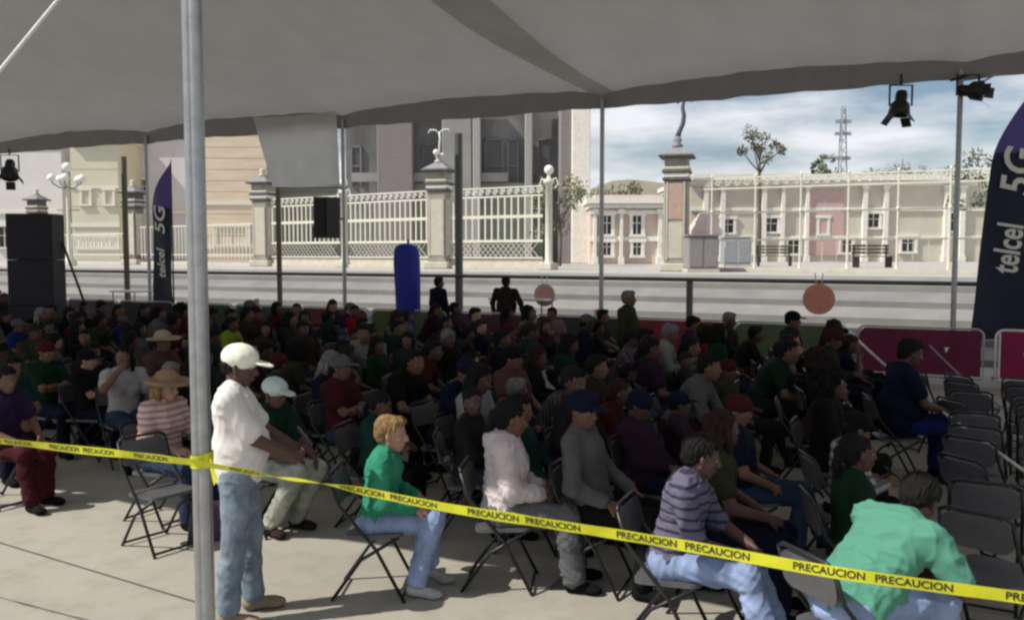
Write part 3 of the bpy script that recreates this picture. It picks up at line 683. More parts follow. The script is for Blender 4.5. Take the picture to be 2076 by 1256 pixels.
# ------------------------------------------------------------------ TREES, TOWER
LEAF = [mat('foliage_hazed', (.085, .10, .07), .7, var=.4, scale=.8), mat('foliage_pale', (.19, .195, .125), .7, var=.35, scale=.8)]  # first leaf green is greyed to stand in for haze on far trees
BARK = mat('bark', (.12, .10, .08), .9, bump=.4)
def tree(px, py_top, py_base, Y, rw, label, nleaf=900, base=Z_T, crown_frac=.6, sparse=False, leaf=0, sz=.22, trunk=True, grp=None, seed=1):
    rr = random.Random(seed); top = at(px, py_top, Y); H = top.z-base
    root = thing('tree', label, 'tree', (top.x, Y, base), 0, grp)
    cz = H*(1-crown_frac/2); chh = H*crown_frac/2
    mb = MB(); mb.tube([(0, 0, 0), (.05, 0, H*.3), (-.03, 0, H*.55), (0, 0, H*.8)], [H*.022, H*.016, H*.012, H*.005], 8); tips = []
    for k in range(9):
        a = rr.uniform(0, 6.28); z0 = H*(1-crown_frac)*.9+rr.random()*chh*.9; rad = rw*rr.uniform(.5, .95); e = Vector((rad*math.cos(a), rad*math.sin(a), min(H*.97, z0+chh*rr.uniform(.5, 1.3))))
        mb.tube([(0, 0, z0), e*.5+Vector((0, 0, z0*.5-.1)), e], [H*.008, H*.005, H*.002], 5); tips.append(e)
    mb.out('trunk', BARK, root)
    V = []; Fc = []; I = []
    cl = [(Vector((rw*rr.uniform(-.8, .8), rw*rr.uniform(-.8, .8), cz+chh*rr.uniform(-.8, .75))), rr.uniform(.18, .42)*rw) for _ in range(9)]
    if sparse: cl = [(t, rr.uniform(.18, .34)*rw) for t in tips]
    else: cl += [(t, rr.uniform(.2, .36)*rw) for t in tips]
    for k in range(nleaf):
        c, r_ = rr.choice(cl); d = Vector((rr.gauss(0, 1), rr.gauss(0, 1), rr.gauss(0, .8))).normalized()*r_*rr.random()**.4
        p = c+d; a = Vector((rr.gauss(0, 1), rr.gauss(0, 1), rr.gauss(0, 1))).normalized(); b = a.orthogonal().normalized(); s_ = sz*rr.uniform(.5, 1.2); q = len(V)
        V += [p-a*s_*.5, p+b*s_*.3, p+a*s_*.5, p-b*s_*.3]; Fc.append((q, q+1, q+2, q+3)); I.append(rr.random() < .35)
    mk('crown', V, Fc, LEAF, root, [int(bool(i)) if leaf == 0 else 1 for i in I])
    return root
tree(1542, 248, 352, 56, 1.45, 'sparse spreading tree rising above the long cream building', 520, crown_frac=.32, sparse=True, sz=.30, seed=5)
trs = [(1622, 345, 78, 2.6), (1668, 306, 84, 1.2), (1700, 338, 80, 2.8), (1760, 343, 86, 2.9), (1822, 336, 82, 3.0), (1884, 340, 88, 3.0), (1948, 352, 84, 2.4)]
names_t = ['low tree directly right of the sparse tree', 'narrow tree left of the lattice mast', 'tree at the foot of the lattice mast', 'tree right of the lattice mast', 'tree below the downward stage light', 'tree left of the thin pole', 'tree behind the thin pole']
for k, (px, py, Y, rw) in enumerate(trs): tree(px, py, 0, Y, rw, names_t[k]+' behind the cream building', 700, crown_frac=.45, sz=.42, seed=20+k, grp='trees behind the long cream building')
tree(1262, 368, 0, 84, 2.6, 'pale bushy tree behind the pink building roof', 900, crown_frac=.6, leaf=1, sz=.4, seed=41)
tree(1318, 372, 0, 86, 2.2, 'dull tree behind the pink building beside right pillar', 700, crown_frac=.6, leaf=1, sz=.4, seed=42)
tree(1135, 352, 0, 40, 1.35, 'small leafy tree behind the globe topped fence post', 1000, crown_frac=.75, leaf=1, sz=.2, seed=43)
tree(2012, 285, 0, 36, 1.3, 'dark leafy tree half hidden by the large feather flag', 900, crown_frac=.6, sz=.25, seed=45)
Y = 95; p = at(1710, 215, Y); Hh = p.z-Z_T; root = thing('lattice_mast', 'thin grey lattice radio mast above the trees on the skyline', 'mast', (p.x, Y, Z_T))
mg = mat('mast_grey', (.30, .31, .34), .6)
for a in range(3):
    t = a*2.094; MB().tube([(.9*math.cos(t), .9*math.sin(t), 0), (.22*math.cos(t), .22*math.sin(t), Hh)], .07, 5).out('leg', mg, root)
mb = MB(); k = 0; z = 0
while z < Hh-1:
    f = .9-.68*z/Hh; f2 = .9-.68*(z+1)/Hh
    for a in range(3): t, t2 = a*2.094, (a+1)*2.094; mb.tube([(f*math.cos(t), f*math.sin(t), z), (f2*math.cos(t2), f2*math.sin(t2), z+1)], .035, 4)
    z += 1
mb.out('bracing', mg, root)
for zz in (.82, .66, .9): MB().box((0, 0, Hh*zz), (1.7, .3, .35)).out('antenna', mg, root)

# stall boxes and small terrace furniture
def cabinet(px0, px1, pyt, Y, label, m):
    X0, X1 = (px0-CX)/F_PX*Y, (px1-CX)/F_PX*Y; h = at(CX, pyt, Y).z-Z_T
    root = thing('utility_cabinet', label, 'cabinet', ((X0+X1)/2, Y, Z_T))
    MB().box((0, .4, .05), (X1-X0+.06, .86, .1)).out('base', M_STONE_L, root)
    MB().box((0, .4, h/2+.05), (X1-X0, .8, h-.1), bev=.03).out('body', m, root)
    for sx in (-1, 1): MB().box((sx*(X1-X0)/4, -.01, h/2+.05), ((X1-X0)/2-.06, .02, h-.25), bev=.005).out('door', m, root)
    MB().box((0, .4, h+.02), (X1-X0+.1, .9, .05)).out('top', m, root)
    return root
MGB = mat('grey_cabinet', (.24, .23, .235), .6)
cabinet(1395, 1456, 478, 27.5, 'grey metal cabinet beside the right stone pillar', MGB)
cabinet(1468, 1522, 482, 38, 'smaller grey metal cabinet right of the first one', mat('slate_cabinet', (.27, .28, .31), .6))
Y = 30; p = at(1428, 470, Y); root = thing('market_umbrella', 'pale pink fabric parasol behind the grey metal cabinet', 'parasol', (p.x, Y, Z_T))
MB().tube([(0, 0, 0), (0, 0, 1.9)], .03, 8).out('pole', M_WHITE, root); MB().lathe([(0, 2.02), (.2, 1.9), (.6, 1.35), (.62, 1.2)], n=8).out('canopy', mat('pink_canvas', (.68, .56, .54), .8, transl=.2), root)
# bench and planters on the terrace
for k, (px, Y, lab) in enumerate(((1570, 40, 'dark park bench on the terrace in front of cream building'), (1770, 36, 'dark park bench left of the thin pole on terrace'))):
    p = at(px, 520, Y); root = thing('park_bench', lab, 'bench', (p.x, Y, Z_T), R(12*k-5), 'benches on the terrace')
    for q in range(3): MB().box((0, -.15+.15*q, .45), (1.6, .12, .04)).out('slat', BARK, root)
    for q in range(3): MB().box((0, .25, .6+.14*q), (1.6, .03, .1)).out('slat', BARK, root)
    for sx in (-1, 1): MB().box((sx*.7, .05, .22), (.06, .45, .44)).box((sx*.7, .25, .65), (.06, .05, .5)).out('leg', M_BLKMETAL, root)
# open railing fence to the right of the last pillar
pa = PIL[4]+Vector((.5, -.2, 0)); pb = Vector((15.5, 24.0, Z_T)); d_ = pb-pa; Ln = d_.length
root = thing('iron_fence', 'open two rail iron fence right of the pink panelled pillar', 'fence', pa, math.atan2(d_.y, d_.x), 'ironwork fence spans between the stone pillars')
for z in (1.0, 1.86): MB().box((Ln/2, 0, z), (Ln, .04, .05)).out('rail', M_STONE, root)
MB().box((Ln/2, 0, .06), (Ln, .22, .12)).out('kerb', M_STONE_L, root)
for k in range(8): MB().lathe([(.06, .1), (.035, .3), (.03, 1.8), (.06, 1.9), (.0, 2.02)], (.6+k*(Ln-1.2)/7, 0, 0), n=8).out('post', M_CREAM, root)
for z in (2.62, 2.95): MB().box((Ln/2, 0, z), (Ln, .05, .045)).out('rail', M_CREAM, root)
b0 = None
for k in range(int(Ln/.3)):
    if b0 is None:
        b0 = MB().tube([(.12*math.cos(t*.5)*(1-t/22), 0, 2.79+.12*math.sin(t*.5)*(1-t/22)) for t in range(0, 20)], .018, 4).out('scroll', M_CREAM, root); b0.location = (.2, 0, 0)
    else: q = b0.copy(); COL.objects.link(q); q.location = (.2+k*.3, 0, 0)
for k in range(8): MB().lathe([(.03, 1.98), (.025, 2.9), (.05, 3.0), (0, 3.1)], (.6+k*(Ln-1.2)/7, 0, 0), n=8).out('post_top', M_CREAM, root)
nb = int(Ln/.42); b0 = None
for k in range(nb):
    if b0 is None: b0 = MB().box((0, 0, .55), (.018, .018, .9)).out('bar', M_STONE_L, root); b0.location = (.2, 0, 0)
    else: q = b0.copy(); COL.objects.link(q); q.location = (.2+k*.42, 0, 0)

#PEOPLE
# ------------------------------------------------------------------ PEOPLE
def sph(a, b, r1, r2, n=0): return ('c', np.array(a, float), np.array(b, float), r1, r2)
def ell(c, r, M=None, n=0): return ('e', np.array(c, float), np.array(r, float), np.array(M, float) if M else np.eye(3))
def ellm(c, r, M=None, n=16):
    V = []; Fc = []; m = 8; c = Vector(c)
    for a in range(m+1):
        ph = math.pi*a/m
        for b in range(n):
            th = 2*math.pi*b/n; v = Vector((r[0]*max(1e-4, math.sin(ph))*math.cos(th), r[1]*max(1e-4, math.sin(ph))*math.sin(th), r[2]*math.cos(ph))); V.append(c+(M @ v if M else v))
    for a in range(m):
        for b in range(n): q = (b+1) % n; Fc.append((a*n+b, (a+1)*n+b, (a+1)*n+q, a*n+q))
    return V, Fc
def fuse(prims, h, kk=.35, disp=None):
    """one continuous skin round all the given limbs: smooth union of distance fields, then surface nets"""
    lo = np.full(3, 1e9); hi = -lo; bbs = []
    for p in prims:
        if p[0] == 'c': r = max(p[3], p[4]); a = np.minimum(p[1], p[2])-r; b = np.maximum(p[1], p[2])+r
        else: e = np.sqrt(((p[3]*p[2][None, :])**2).sum(1)); a = p[1]-e; b = p[1]+e
        bbs.append((a, b)); lo = np.minimum(lo, a); hi = np.maximum(hi, b)
    lo = lo-3*h; nn = np.ceil((hi+3*h-lo)/h).astype(int)+1; D = np.full(nn, 1.0, np.float32)
    for p, (a, b) in zip(prims, bbs):
        rm = min(p[3], p[4]) if p[0] == 'c' else p[2].min(); k = max(1e-4, min(.022 if kk < .4 else .045, kk*rm)); pad = k+2.5*h
        i0 = np.maximum(0, np.floor((a-pad-lo)/h).astype(int)); i1 = np.minimum(nn, np.ceil((b+pad-lo)/h).astype(int)+1)
        g = np.stack(np.meshgrid(*[lo[q]+h*np.arange(i0[q], i1[q]) for q in range(3)], indexing='ij'), -1)
        if p[0] == 'c':
            d = p[2]-p[1]; L2 = max(1e-12, d@d); t = np.clip(((g-p[1])@d)/L2, 0, 1); dist = np.sqrt(((g-p[1]-t[..., None]*d)**2).sum(-1))-(p[3]+(p[4]-p[3])*t)
        else:
            q = (g-p[1])@p[3]; k0 = np.sqrt(((q/p[2])**2).sum(-1)); k1 = np.sqrt(((q/p[2]**2)**2).sum(-1))+1e-9; dist = np.where(k0 < 1e-3, -p[2].min(), k0*(k0-1)/k1)
        sl = tuple(slice(i0[q], i1[q]) for q in range(3)); o = D[sl]; hh = np.clip(.5+.5*(o-dist)/k, 0, 1); D[sl] = np.minimum(o, o*(1-hh)+dist*hh-k*hh*(1-hh))
    S_ = D < 0; nx, ny, nz = nn
    cnt = np.zeros((nx-1, ny-1, nz-1), np.float32); acc = np.zeros((nx-1, ny-1, nz-1, 3), np.float32)
    def cs(o): return slice(o[0], nx-1+o[0]), slice(o[1], ny-1+o[1]), slice(o[2], nz-1+o[2])
    for ax in range(3):
        o1, o2 = [q for q in range(3) if q != ax]
        for u in (0, 1):
            for v in (0, 1):
                a = [0, 0, 0]; a[o1] = u; a[o2] = v; b = list(a); b[ax] = 1
                da, db = D[cs(a)], D[cs(b)]; m = (da < 0) != (db < 0); t = np.where(m, da/(da-db+1e-20), 0)
                cnt += m; acc[..., ax] += t*m; acc[..., o1] += u*m; acc[..., o2] += v*m
    act = cnt > 0; ids = np.full(act.shape, -1, np.int64); ijk = np.argwhere(act); ids[act] = np.arange(len(ijk))
    V = lo+h*(ijk+acc[act]/cnt[act][:, None]); quads = []
    for ax in range(3):
        o1, o2 = (ax+1) % 3, (ax+2) % 3
        a = [slice(None)]*3; b = [slice(None)]*3; a[ax] = slice(0, -1); b[ax] = slice(1, None)
        sa, sb = S_[tuple(a)], S_[tuple(b)]; e = np.argwhere(sa != sb); ins = sa[tuple(e.T)]
        ok = (e[:, o1] > 0) & (e[:, o2] > 0); e = e[ok]; ins = ins[ok]; c = []
        for u, v in ((1, 1), (0, 1), (0, 0), (1, 0)):
            q = e.copy(); q[:, o1] -= u; q[:, o2] -= v; c.append(ids[tuple(q.T)])
        Q = np.stack(c, 1); Q[~ins] = Q[~ins][:, ::-1]; quads.append(Q)
    Q = np.concatenate(quads); me = bpy.data.meshes.new('figure')
    me.vertices.add(len(V)); me.vertices.foreach_set('co', V.astype(np.float32).ravel()); me.loops.add(len(Q)*4); me.loops.foreach_set('vertex_index', Q.astype(np.int32).ravel())
    me.polygons.add(len(Q)); me.polygons.foreach_set('loop_start', np.arange(0, len(Q)*4, 4, dtype=np.int32)); me.polygons.foreach_set('use_smooth', np.ones(len(Q), bool)); me.update(calc_edges=True); me.validate()
    if disp:
        nr = [v.normal.copy() for v in me.vertices]
        for v, n_ in zip(me.vertices, nr): v.co = v.co + n_*disp(v.co)
        me.update()
    return me
def folds(amp=.007, fr=9, sx=1.0, sz=.45, seed=0):
    def f(c):
        w_ = Vector((noise.noise(c*3+Vector((seed, 0, 0))), noise.noise(c*3+Vector((0, seed, 4))), noise.noise(c*3+Vector((7, 0, seed)))))*.12
        q = c+w_; p = Vector((q.x*5+seed, q.y*6, (q.z+q.x*.55)*13)); p2 = Vector(((q.x-q.z*.5)*15, q.y*8+seed, q.z*5+3))
        a = 1-abs(noise.noise(p))*2; b = 1-abs(noise.noise(p2))*2
        return amp*.72*(1.3*max(0, a)**2.5+.8*max(0, b)**3-.5)+amp*.4*noise.noise(c*5)
    return f
def hand(w, d, nrm, curl=.6, side=1, s=1.0):
    """palm, four fingers of different lengths and a thumb; w wrist, d along the palm, nrm out of the palm's inner face"""
    d = Vector(d).normalized(); nrm = (Vector(nrm)-d*Vector(nrm).dot(d)).normalized(); sd_ = d.cross(nrm)*side; w = Vector(w); Pm = []
    for k, (q, l1, l2) in enumerate(((-.030, .040, .034), (-.010, .046, .040), (.010, .043, .037), (.029, .033, .028))):
        kn = w+(d*(.088-abs(q)*.18)+sd_*q)*s; Pm.append(sph(w+sd_*q*.5*s+d*.01*s, kn, .0165*s, .0125*s, 8))
        c1 = curl*.75; d1 = d*math.cos(c1)+nrm*math.sin(c1); c2 = curl*1.75; d2 = d*math.cos(c2)+nrm*math.sin(c2)
        m = kn+(d1*l1+sd_*q*.12)*s; e = m+d2*l2*s; Pm += [sph(kn, m, .0105*s, .0092*s, 8), sph(m, e, .0092*s, .0078*s, 8)]
    tb = w+(d*.022-sd_*.024)*s; tm = tb+(d*.035-sd_*.030+nrm*.016)*s; tt = tm+(d*.030-sd_*.004+nrm*.014)*s
    Pm += [sph(tb, tm, .0155*s, .0115*s, 8), sph(tm, tt, .0110*s, .0085*s, 8)]
    return Pm
def ik(a, b, l1, l2, pole):
    a, b = Vector(a), Vector(b); d = b-a; L_ = min(d.length, (l1+l2)*.995); d.normalize(); b = a+d*L_
    x = (l1*l1-l2*l2+L_*L_)/(2*L_); h = math.sqrt(max(0, l1*l1-x*x)); p = Vector(pole); p = (p-d*p.dot(d)).normalized(); return a+d*x+p*h, b
def ry(a): return Matrix.Rotation(a, 3, 'Y')
def rzm(a): return Matrix.Rotation(a, 3, 'Z')
def pose(seat=True, lean=0, hy=0, hp=0, wl=None, wr=None, kl=None, kr=None, fl=None, fr=None, poleL=(-.6, .6, -.4), poleR=(-.6, -.6, -.4), hd=None, curl=.6, width=1.0, belly=0, twist=0):
    J = {}; z0 = .53 if seat else .93; J['seat'] = seat
    piv = Vector((0, 0, z0)); M = rzm(twist) @ ry(lean); up = lambda x, y, z: piv + M @ Vector((x, y, z)); J['M'] = M
    J['pel'] = piv; J['waist'] = up(-.015, 0, .17); J['chest'] = up(0, 0, .34); J['sho'] = up(-.01, 0, .475)
    J['SL'], J['SR'] = up(-.01, .175*width, .465), up(-.01, -.175*width, .465)
    J['neck'] = up(.005, 0, .50); Mh = rzm(hy) @ ry(hp); J['Mh'] = Mh
    J['hc'] = up(.012, 0, .575) + Mh @ Vector((.018, 0, .075))
    J['HL'], J['HR'] = Vector((0, .09, z0)), Vector((0, -.09, z0))
    if seat: dkl, dkr, dfl, dfr = (.45, .13, .51), (.45, -.13, .51), (.43, .14, .09), (.43, -.14, .09)
    else: dkl, dkr, dfl, dfr = (.04, .10, .50), (.0, -.10, .50), (.0, .11, .09), (-.05, -.11, .09)
    J['KL'], J['AL'] = Vector(kl or dkl), Vector(fl or dfl); J['KR'], J['AR'] = Vector(kr or dkr), Vector(fr or dfr)
    if wl is None: wl = (.34, .15, .63) if seat else (.06, .27, .82)
    if wr is None: wr = (.34, -.15, .63) if seat else (.06, -.27, .82)
    J['EL'], J['WL'] = ik(J['SL'], wl, .285, .25, poleL); J['ER'], J['WR'] = ik(J['SR'], wr, .285, .25, poleR)
    J['curl'] = curl; J['hd'] = hd; J['belly'] = belly; J['w'] = width
    return J
def head_prims(J, s=1.0):
    c, M = J['hc'], J['Mh']; T = lambda x, y, z: c+M @ (Vector((x, y, z))*s)
    Pm = [ell(T(-.012, 0, .03), [k*s for k in (.098, .078, .088)], M), ell(T(.022, 0, -.03), [k*s for k in (.070, .062, .085)], M), sph(T(.055, -.012, -.088), T(.055, .012, -.088), .026*s, .026*s),
          sph(T(.0, .05, -.05), T(.045, .02, -.085), .022*s, .022*s), sph(T(.0, -.05, -.05), T(.045, -.02, -.085), .022*s, .022*s),
          sph(T(.086, 0, .012), T(.108, 0, -.026), .010*s, .0145*s, 8), sph(T(.096, .010, -.031), T(.096, -.010, -.031), .011*s, .011*s, 8),
          sph(T(.082, .012, .024), T(.070, .050, .022), .010*s, .009*s, 8), sph(T(.082, -.012, .024), T(.070, -.050, .022), .010*s, .009*s, 8),
          sph(T(.086, .020, -.058), T(.086, -.020, -.058), .0085*s, .0085*s, 8), sph(T(.083, .018, -.069), T(.083, -.018, -.069), .009*s, .009*s, 8),
          ell(T(.052, .042, -.022), [k*s for k in (.026, .020, .020)], M), ell(T(.052, -.042, -.022), [k*s for k in (.026, .020, .020)], M)]
    for sy in (-1, 1): Pm += [ell(T(-.005, sy*.079, -.005), [k*s for k in (.020, .010, .032)], M @ rzm(sy*-.35)), sph(T(-.002, sy*.078, -.03), T(.0, sy*.077, -.036), .009*s, .008*s, 8)]
    Pm.append(sph(J['neck']-J['M'] @ Vector((0, 0, .05)), T(-.02, 0, -.05), .058, .052))
    return Pm
def torso_prims(J, g=0, female=False, low=True):
    M = J['M']; up = lambda x, y, z: J['pel']+M @ Vector((x, y, z)); b = J['belly']; w_ = J['w']
    Pm = [ell(up(0, 0, .02), (.125+g+b*.3, .165*w_+g, .13+g), M), ell(up(.0+b*.45, 0, .16), (.108+g+b, .145*w_+g+b*.4, .16+g), M), ell(up(.0, 0, .34), (.115+g, .165*w_+g, .18+g), M),
          sph(up(-.012, .135*w_, .445), up(-.012, -.135*w_, .445), .062+g, .062+g), sph(up(0, .06, .40), up(0, -.06, .40), .10+g*.8, .10+g*.8), sph(up(-.015, .07, .49), up(-.015, -.07, .49), .045+g, .045+g)]
    if female: Pm += [ell(up(.085, .07, .33), (.055+g, .06+g, .06+g), M), ell(up(.085, -.07, .33), (.055+g, .06+g, .06+g), M)]
    return Pm
def arm_prims(J, g=0, t=1.0, hands=True):
    Pm = []
    for Sh, E, W_, sd_ in (('SL', 'EL', 'WL', 1), ('SR', 'ER', 'WR', -1)):
        a, e, w_ = J[Sh], J[E], J[W_]
        if t <= 1: b = a+(e-a)*t; Pm.append(sph(a, b, .052+g, .044+g+(.006 if t < 1 else 0)))
        else:
            Pm.append(sph(a, e, .052+g, .041+g)); b = e+(w_-e)*(t-1); Pm.append(sph(e, b, .041+g, .030+g))
        if hands:
            d = (w_-e).normalized()
            hd = J['hd']; dd = Vector(hd[sd_ > 0]) if hd else d
            nrm = Vector((0, -sd_*.6, -.8)) if J['seat'] else Vector((0, -sd_, 0))
            Pm += hand(w_, dd*.8+d*.2 if hd else d, nrm, J['curl'], -sd_)
    return Pm
def leg_prims(J, g=0, t=1.0, flare=0):
    Pm = []
    for H_, K, A in (('HL', 'KL', 'AL'), ('HR', 'KR', 'AR')):
        h, k, a = J[H_], J[K], J[A]; Pm.append(sph(h, k, .088+g, .056+g)); m = k+(a-k)*.35; Pm.append(sph(k, m+(Vector((-.012, 0, 0))), .056+g, .055+g)); e = k+(a-k)*t; Pm.append(sph(m+Vector((-.012, 0, 0)), e, .055+g, .036+g+flare))
    return Pm
def foot_prims(J, g=0, bare=True):
    Pm = []
    for A, sy in (('AL', 1), ('AR', -1)):
        a = J[A]; ang = sy*.18; M = rzm(ang); f = a+M @ Vector((.15, 0, 0)); z = .035
        Pm += [sph(a+Vector((-.03, 0, -.045)), (f.x-.03, f.y, z+.005), .034+g, .030+g), ell((f.x-.02, f.y, z), (.062+g, .043+g, .026+g), M), sph(a, a+Vector((-.015, 0, -.04)), .036+g, .036+g)]
    return Pm
SKIN = [mat('skin_tan', (.15, .078, .052), .55, var=.12, scale=9, bump=.05, spec=.25), mat('skin_brown', (.085, .040, .032), .55, var=.1, scale=9), mat('skin_light', (.36, .20, .145), .5, var=.08, scale=9)]
M_EYEW = mat('eye_white', (.22, .19, .17), .3, var=.02); M_EYED = mat('eye_dark', (.015, .01, .008), .2); M_LIP = mat('lips', (.24, .085, .07), .5, var=.05)
def body_mesh(J, voxel, g_in=True, female=False, s=1.0, legs=True):
    Pm = head_prims(J, s)+torso_prims(J, -.004, female)+arm_prims(J, 0, 2.0)+leg_prims(J)+foot_prims(J)
    me = fuse(Pm, voxel)
    # eye sockets pressed in, then eyes and lips set on the same mesh
    c, M = J['hc'], J['Mh']; T = lambda x, y, z: c+M @ (Vector((x, y, z))*s)
    es = [T(.094, .031, .004), T(.094, -.031, .004)]; fwd = M @ Vector((1, 0, 0))
    for v in me.vertices:
        for e in es:
            q = (v.co-e).length
            if q < .026: v.co -= fwd*.010*(1-q/.026)
    import bmesh
    bm = bmesh.new(); bm.from_mesh(me)
    def put(V, Fc, mi):
        vs = [bm.verts.new(v) for v in V]
        for f in Fc:
            try: fc = bm.faces.new([vs[k] for k in f]); fc.material_index = mi; fc.smooth = True
            except ValueError: pass
    for sy in (-1, 1):
        put(*ellm(T(.072, sy*.031, .004), (.014*s, .014*s, .0115*s), M, 10), 1); put(*ellm(T(.0815, sy*.031, .004), (.006*s, .006*s, .006*s), M, 8), 2)
    put(*ellm(T(.0925, 0, -.0635), (.006*s, .022*s, .0045*s), M, 10), 3)
    bm.to_mesh(me); bm.free()
    for m in (SKIN[0], M_EYEW, M_EYED, M_LIP): me.materials.append(m)
    return me
DM = mat('cloth_default', (.1, .1, .1), .9)
def shirt_mesh(J, voxel, sleeve=.6, g=.014, female=False, hood=False, seed=0, amp=.007, collar=True):
    Pm = torso_prims(J, g, female)+arm_prims(J, g+(.004 if sleeve < 1 else .002), sleeve, False)
    M = J['M']
    if hood: Pm += [ell(J['pel']+M @ Vector((-.085, 0, .50)), (.075, .12, .07), M @ ry(.5)), sph(J['pel']+M @ Vector((.04, .08, .50)), J['pel']+M @ Vector((-.06, .10, .53)), .035, .04), sph(J['pel']+M @ Vector((.04, -.08, .50)), J['pel']+M @ Vector((-.06, -.10, .53)), .035, .04)]
    elif collar: Pm.append(sph(J['pel']+M @ Vector((-.01, .03, .515)), J['pel']+M @ Vector((-.01, -.03, .515)), .052, .052))
    me = fuse(Pm, voxel, .7, folds(amp, 9, seed=seed)); me.materials.append(DM); return me
def trouser_mesh(J, voxel, t=.93, g=.014, flare=.022, seed=3, amp=.007):
    Pm = [ell(J['pel'], (.135+g*.6, .17+g*.6, .115), None)]+leg_prims(J, g, t, flare)
    me = fuse(Pm, voxel, .5, folds(amp, 8, .5, 1.0, seed)); me.materials.append(DM); return me
def shoe_mesh(J, voxel):
    fp = foot_prims(J, .009); r_ = []
    for half in (fp[:3], fp[3:]): me = fuse(half, voxel); me.materials.append(DM); r_.append(me)
    return r_
def hairf(seed, amp=.006):
    def f(c): return amp*1.5*(noise.noise(Vector((c.x*20+seed, c.y*70, c.z*12)))+.8*noise.noise(Vector((c.x*45, c.y*120+seed, c.z*22))))+amp*.8*noise.noise(c*18)
    return f
VH = .0065
def hm(pr, vox=VH, amp=.006, seed=0):
    me = fuse(pr, vox, .5, hairf(seed, amp)); me.materials.append(DM); return me
UNDER = 1
cap_dome = [ell((-.008, 0, .055), (.112, .096, .086)), sph((-.01, 0, .13), (-.01, 0, .136), .010, .010)]
HAIR = {
 'short': hm([ell((-.030, 0, .050), (.100, .087, .083)), ell((-.055, 0, -.005), (.066, .074, .070)), ell((.03, 0, .092), (.055, .062, .035)), sph((-.005, .078, .02), (-.005, .079, .0), .012, .008), sph((-.005, -.078, .02), (-.005, -.079, .0), .012, .008)]),
 'under': hm([ell((-.045, 0, .0), (.066, .078, .060)), sph((-.005, .078, .02), (-.005, .079, .0), .012, .008), sph((-.005, -.078, .02), (-.005, -.079, .0), .012, .008)]),
 'long': hm([ell((-.030, 0, .050), (.105, .092, .088)), ell((-.07, 0, -.04), (.062, .085, .11)), sph((-.075, .04, -.05), (-.09, .05, -.24), .055, .035), sph((-.075, -.04, -.05), (-.09, -.05, -.24), .055, .035), sph((-.08, 0, -.05), (-.11, 0, -.26), .06, .04), sph((-.01, .085, .03), (-.01, .09, -.12), .024, .02), sph((-.01, -.085, .03), (-.01, -.09, -.12), .024, .02)], amp=.010, seed=2),
 'bun': hm([ell((-.030, 0, .050), (.102, .088, .084)), ell((-.055, 0, -.01), (.062, .074, .070)), ell((-.135, 0, .035), (.042, .045, .042))], seed=4),
 'ponytail': hm([ell((-.030, 0, .050), (.102, .088, .084)), ell((-.055, 0, -.01), (.062, .074, .070)), sph((-.125, 0, .02), (-.15, 0, -.08), .034, .03), sph((-.15, 0, -.08), (-.135, 0, -.19), .03, .012)], seed=5),
 'curly': hm([ell((-.035, 0, .055), (.125, .118, .105)), ell((-.06, 0, -.03), (.09, .11, .10)), ell((-.02, .09, -.01), (.05, .04, .08)), ell((-.02, -.09, -.01), (.05, .04, .08))], amp=.020, seed=7),
}
def cap_brim():
    return [ell((.125, 0, .042), (.075, .068, .0085), ry(.12))]
HAT = {
 'cap': hm(cap_dome+cap_brim(), .006, 0.001),
 'straw': hm([ell((-.005, 0, .075), (.110, .094, .085)), ell((0, 0, .045), (.205, .19, .013)), ell((.02, .15, .055), (.13, .05, .015), Matrix.Rotation(.3, 3, 'X')), ell((.02, -.15, .055), (.13, .05, .015), Matrix.Rotation(-.3, 3, 'X'))], .007, .002),
}
VC = .0135
POSES = {}
def reg(nm, J, fem=False, vox=VC, sl=(.6, 1.85), s=1.0, hood=False):
    POSES[nm] = dict(J=J, body=body_mesh(J, vox, female=fem, s=s), short=shirt_mesh(J, vox*1.05, sl[0], female=fem, seed=len(POSES)*3), long=shirt_mesh(J, vox*1.05, sl[1], female=fem, seed=len(POSES)*3+1, hood=hood), legs=trouser_mesh(J, vox*1.05, seed=len(POSES)), shoes=shoe_mesh(J, .0125), stand=not J['seat'])
reg('upright', pose(lean=.03, hy=.1, wl=(.30, .16, .64), wr=(.32, -.15, .64)))
reg('elbows', pose(lean=.55, hy=-.1, hp=.05, wl=(.50, .06, .60), wr=(.50, -.06, .60), poleL=(-.2, .9, -.6), poleR=(-.2, -.9, -.6)))
reg('arms_crossed', pose(lean=-.08, hy=.25, wl=(.20, -.10, .80), wr=(.21, .10, .76), poleL=(.2, .8, -.7), poleR=(.2, -.8, -.7), hd=((0, 1, .1), (0, -1, .1)), curl=.4, belly=.03), fem=False)
reg('phone', pose(lean=.10, hy=0, hp=.32, wl=(.33, .07, .74), wr=(.33, -.07, .74), hd=((.8, .2, .6), (.8, -.2, .6)), curl=.9), fem=True)
reg('laid_back', pose(lean=-.2, hy=-.35, hp=.12, wl=(.22, .17, .62), wr=(.15, -.20, .62), kl=(.47, .16, .50), fl=(.66, .18, .09), kr=(.43, -.12, .52), fr=(.36, -.14, .09)), fem=False)
reg('hand_raised', pose(lean=.08, hy=-.7, hp=-.05, wl=(.30, .14, .64), wr=(.20, -.12, 1.05), poleR=(0, -.7, -.7)), fem=True)
reg('turned', pose(lean=.05, hy=-1.15, hp=.05, wl=(.30, .15, .64), wr=(.26, -.05, .68), twist=-.3), fem=True)
reg('seated_broad', pose(lean=.16, hp=.25, width=1.36, belly=.10, wl=(.40, .16, .66), wr=(.40, -.16, .66)))
reg('looking_away', pose(lean=.06, hy=.65, hp=-.02, wl=(.28, .16, .64), wr=(.35, -.10, .66), twist=.15))
reg('talking', pose(lean=.18, hy=1.15, hp=.05, twist=.35, wl=(.33, .20, .72), wr=(.40, .02, .64)), fem=True)
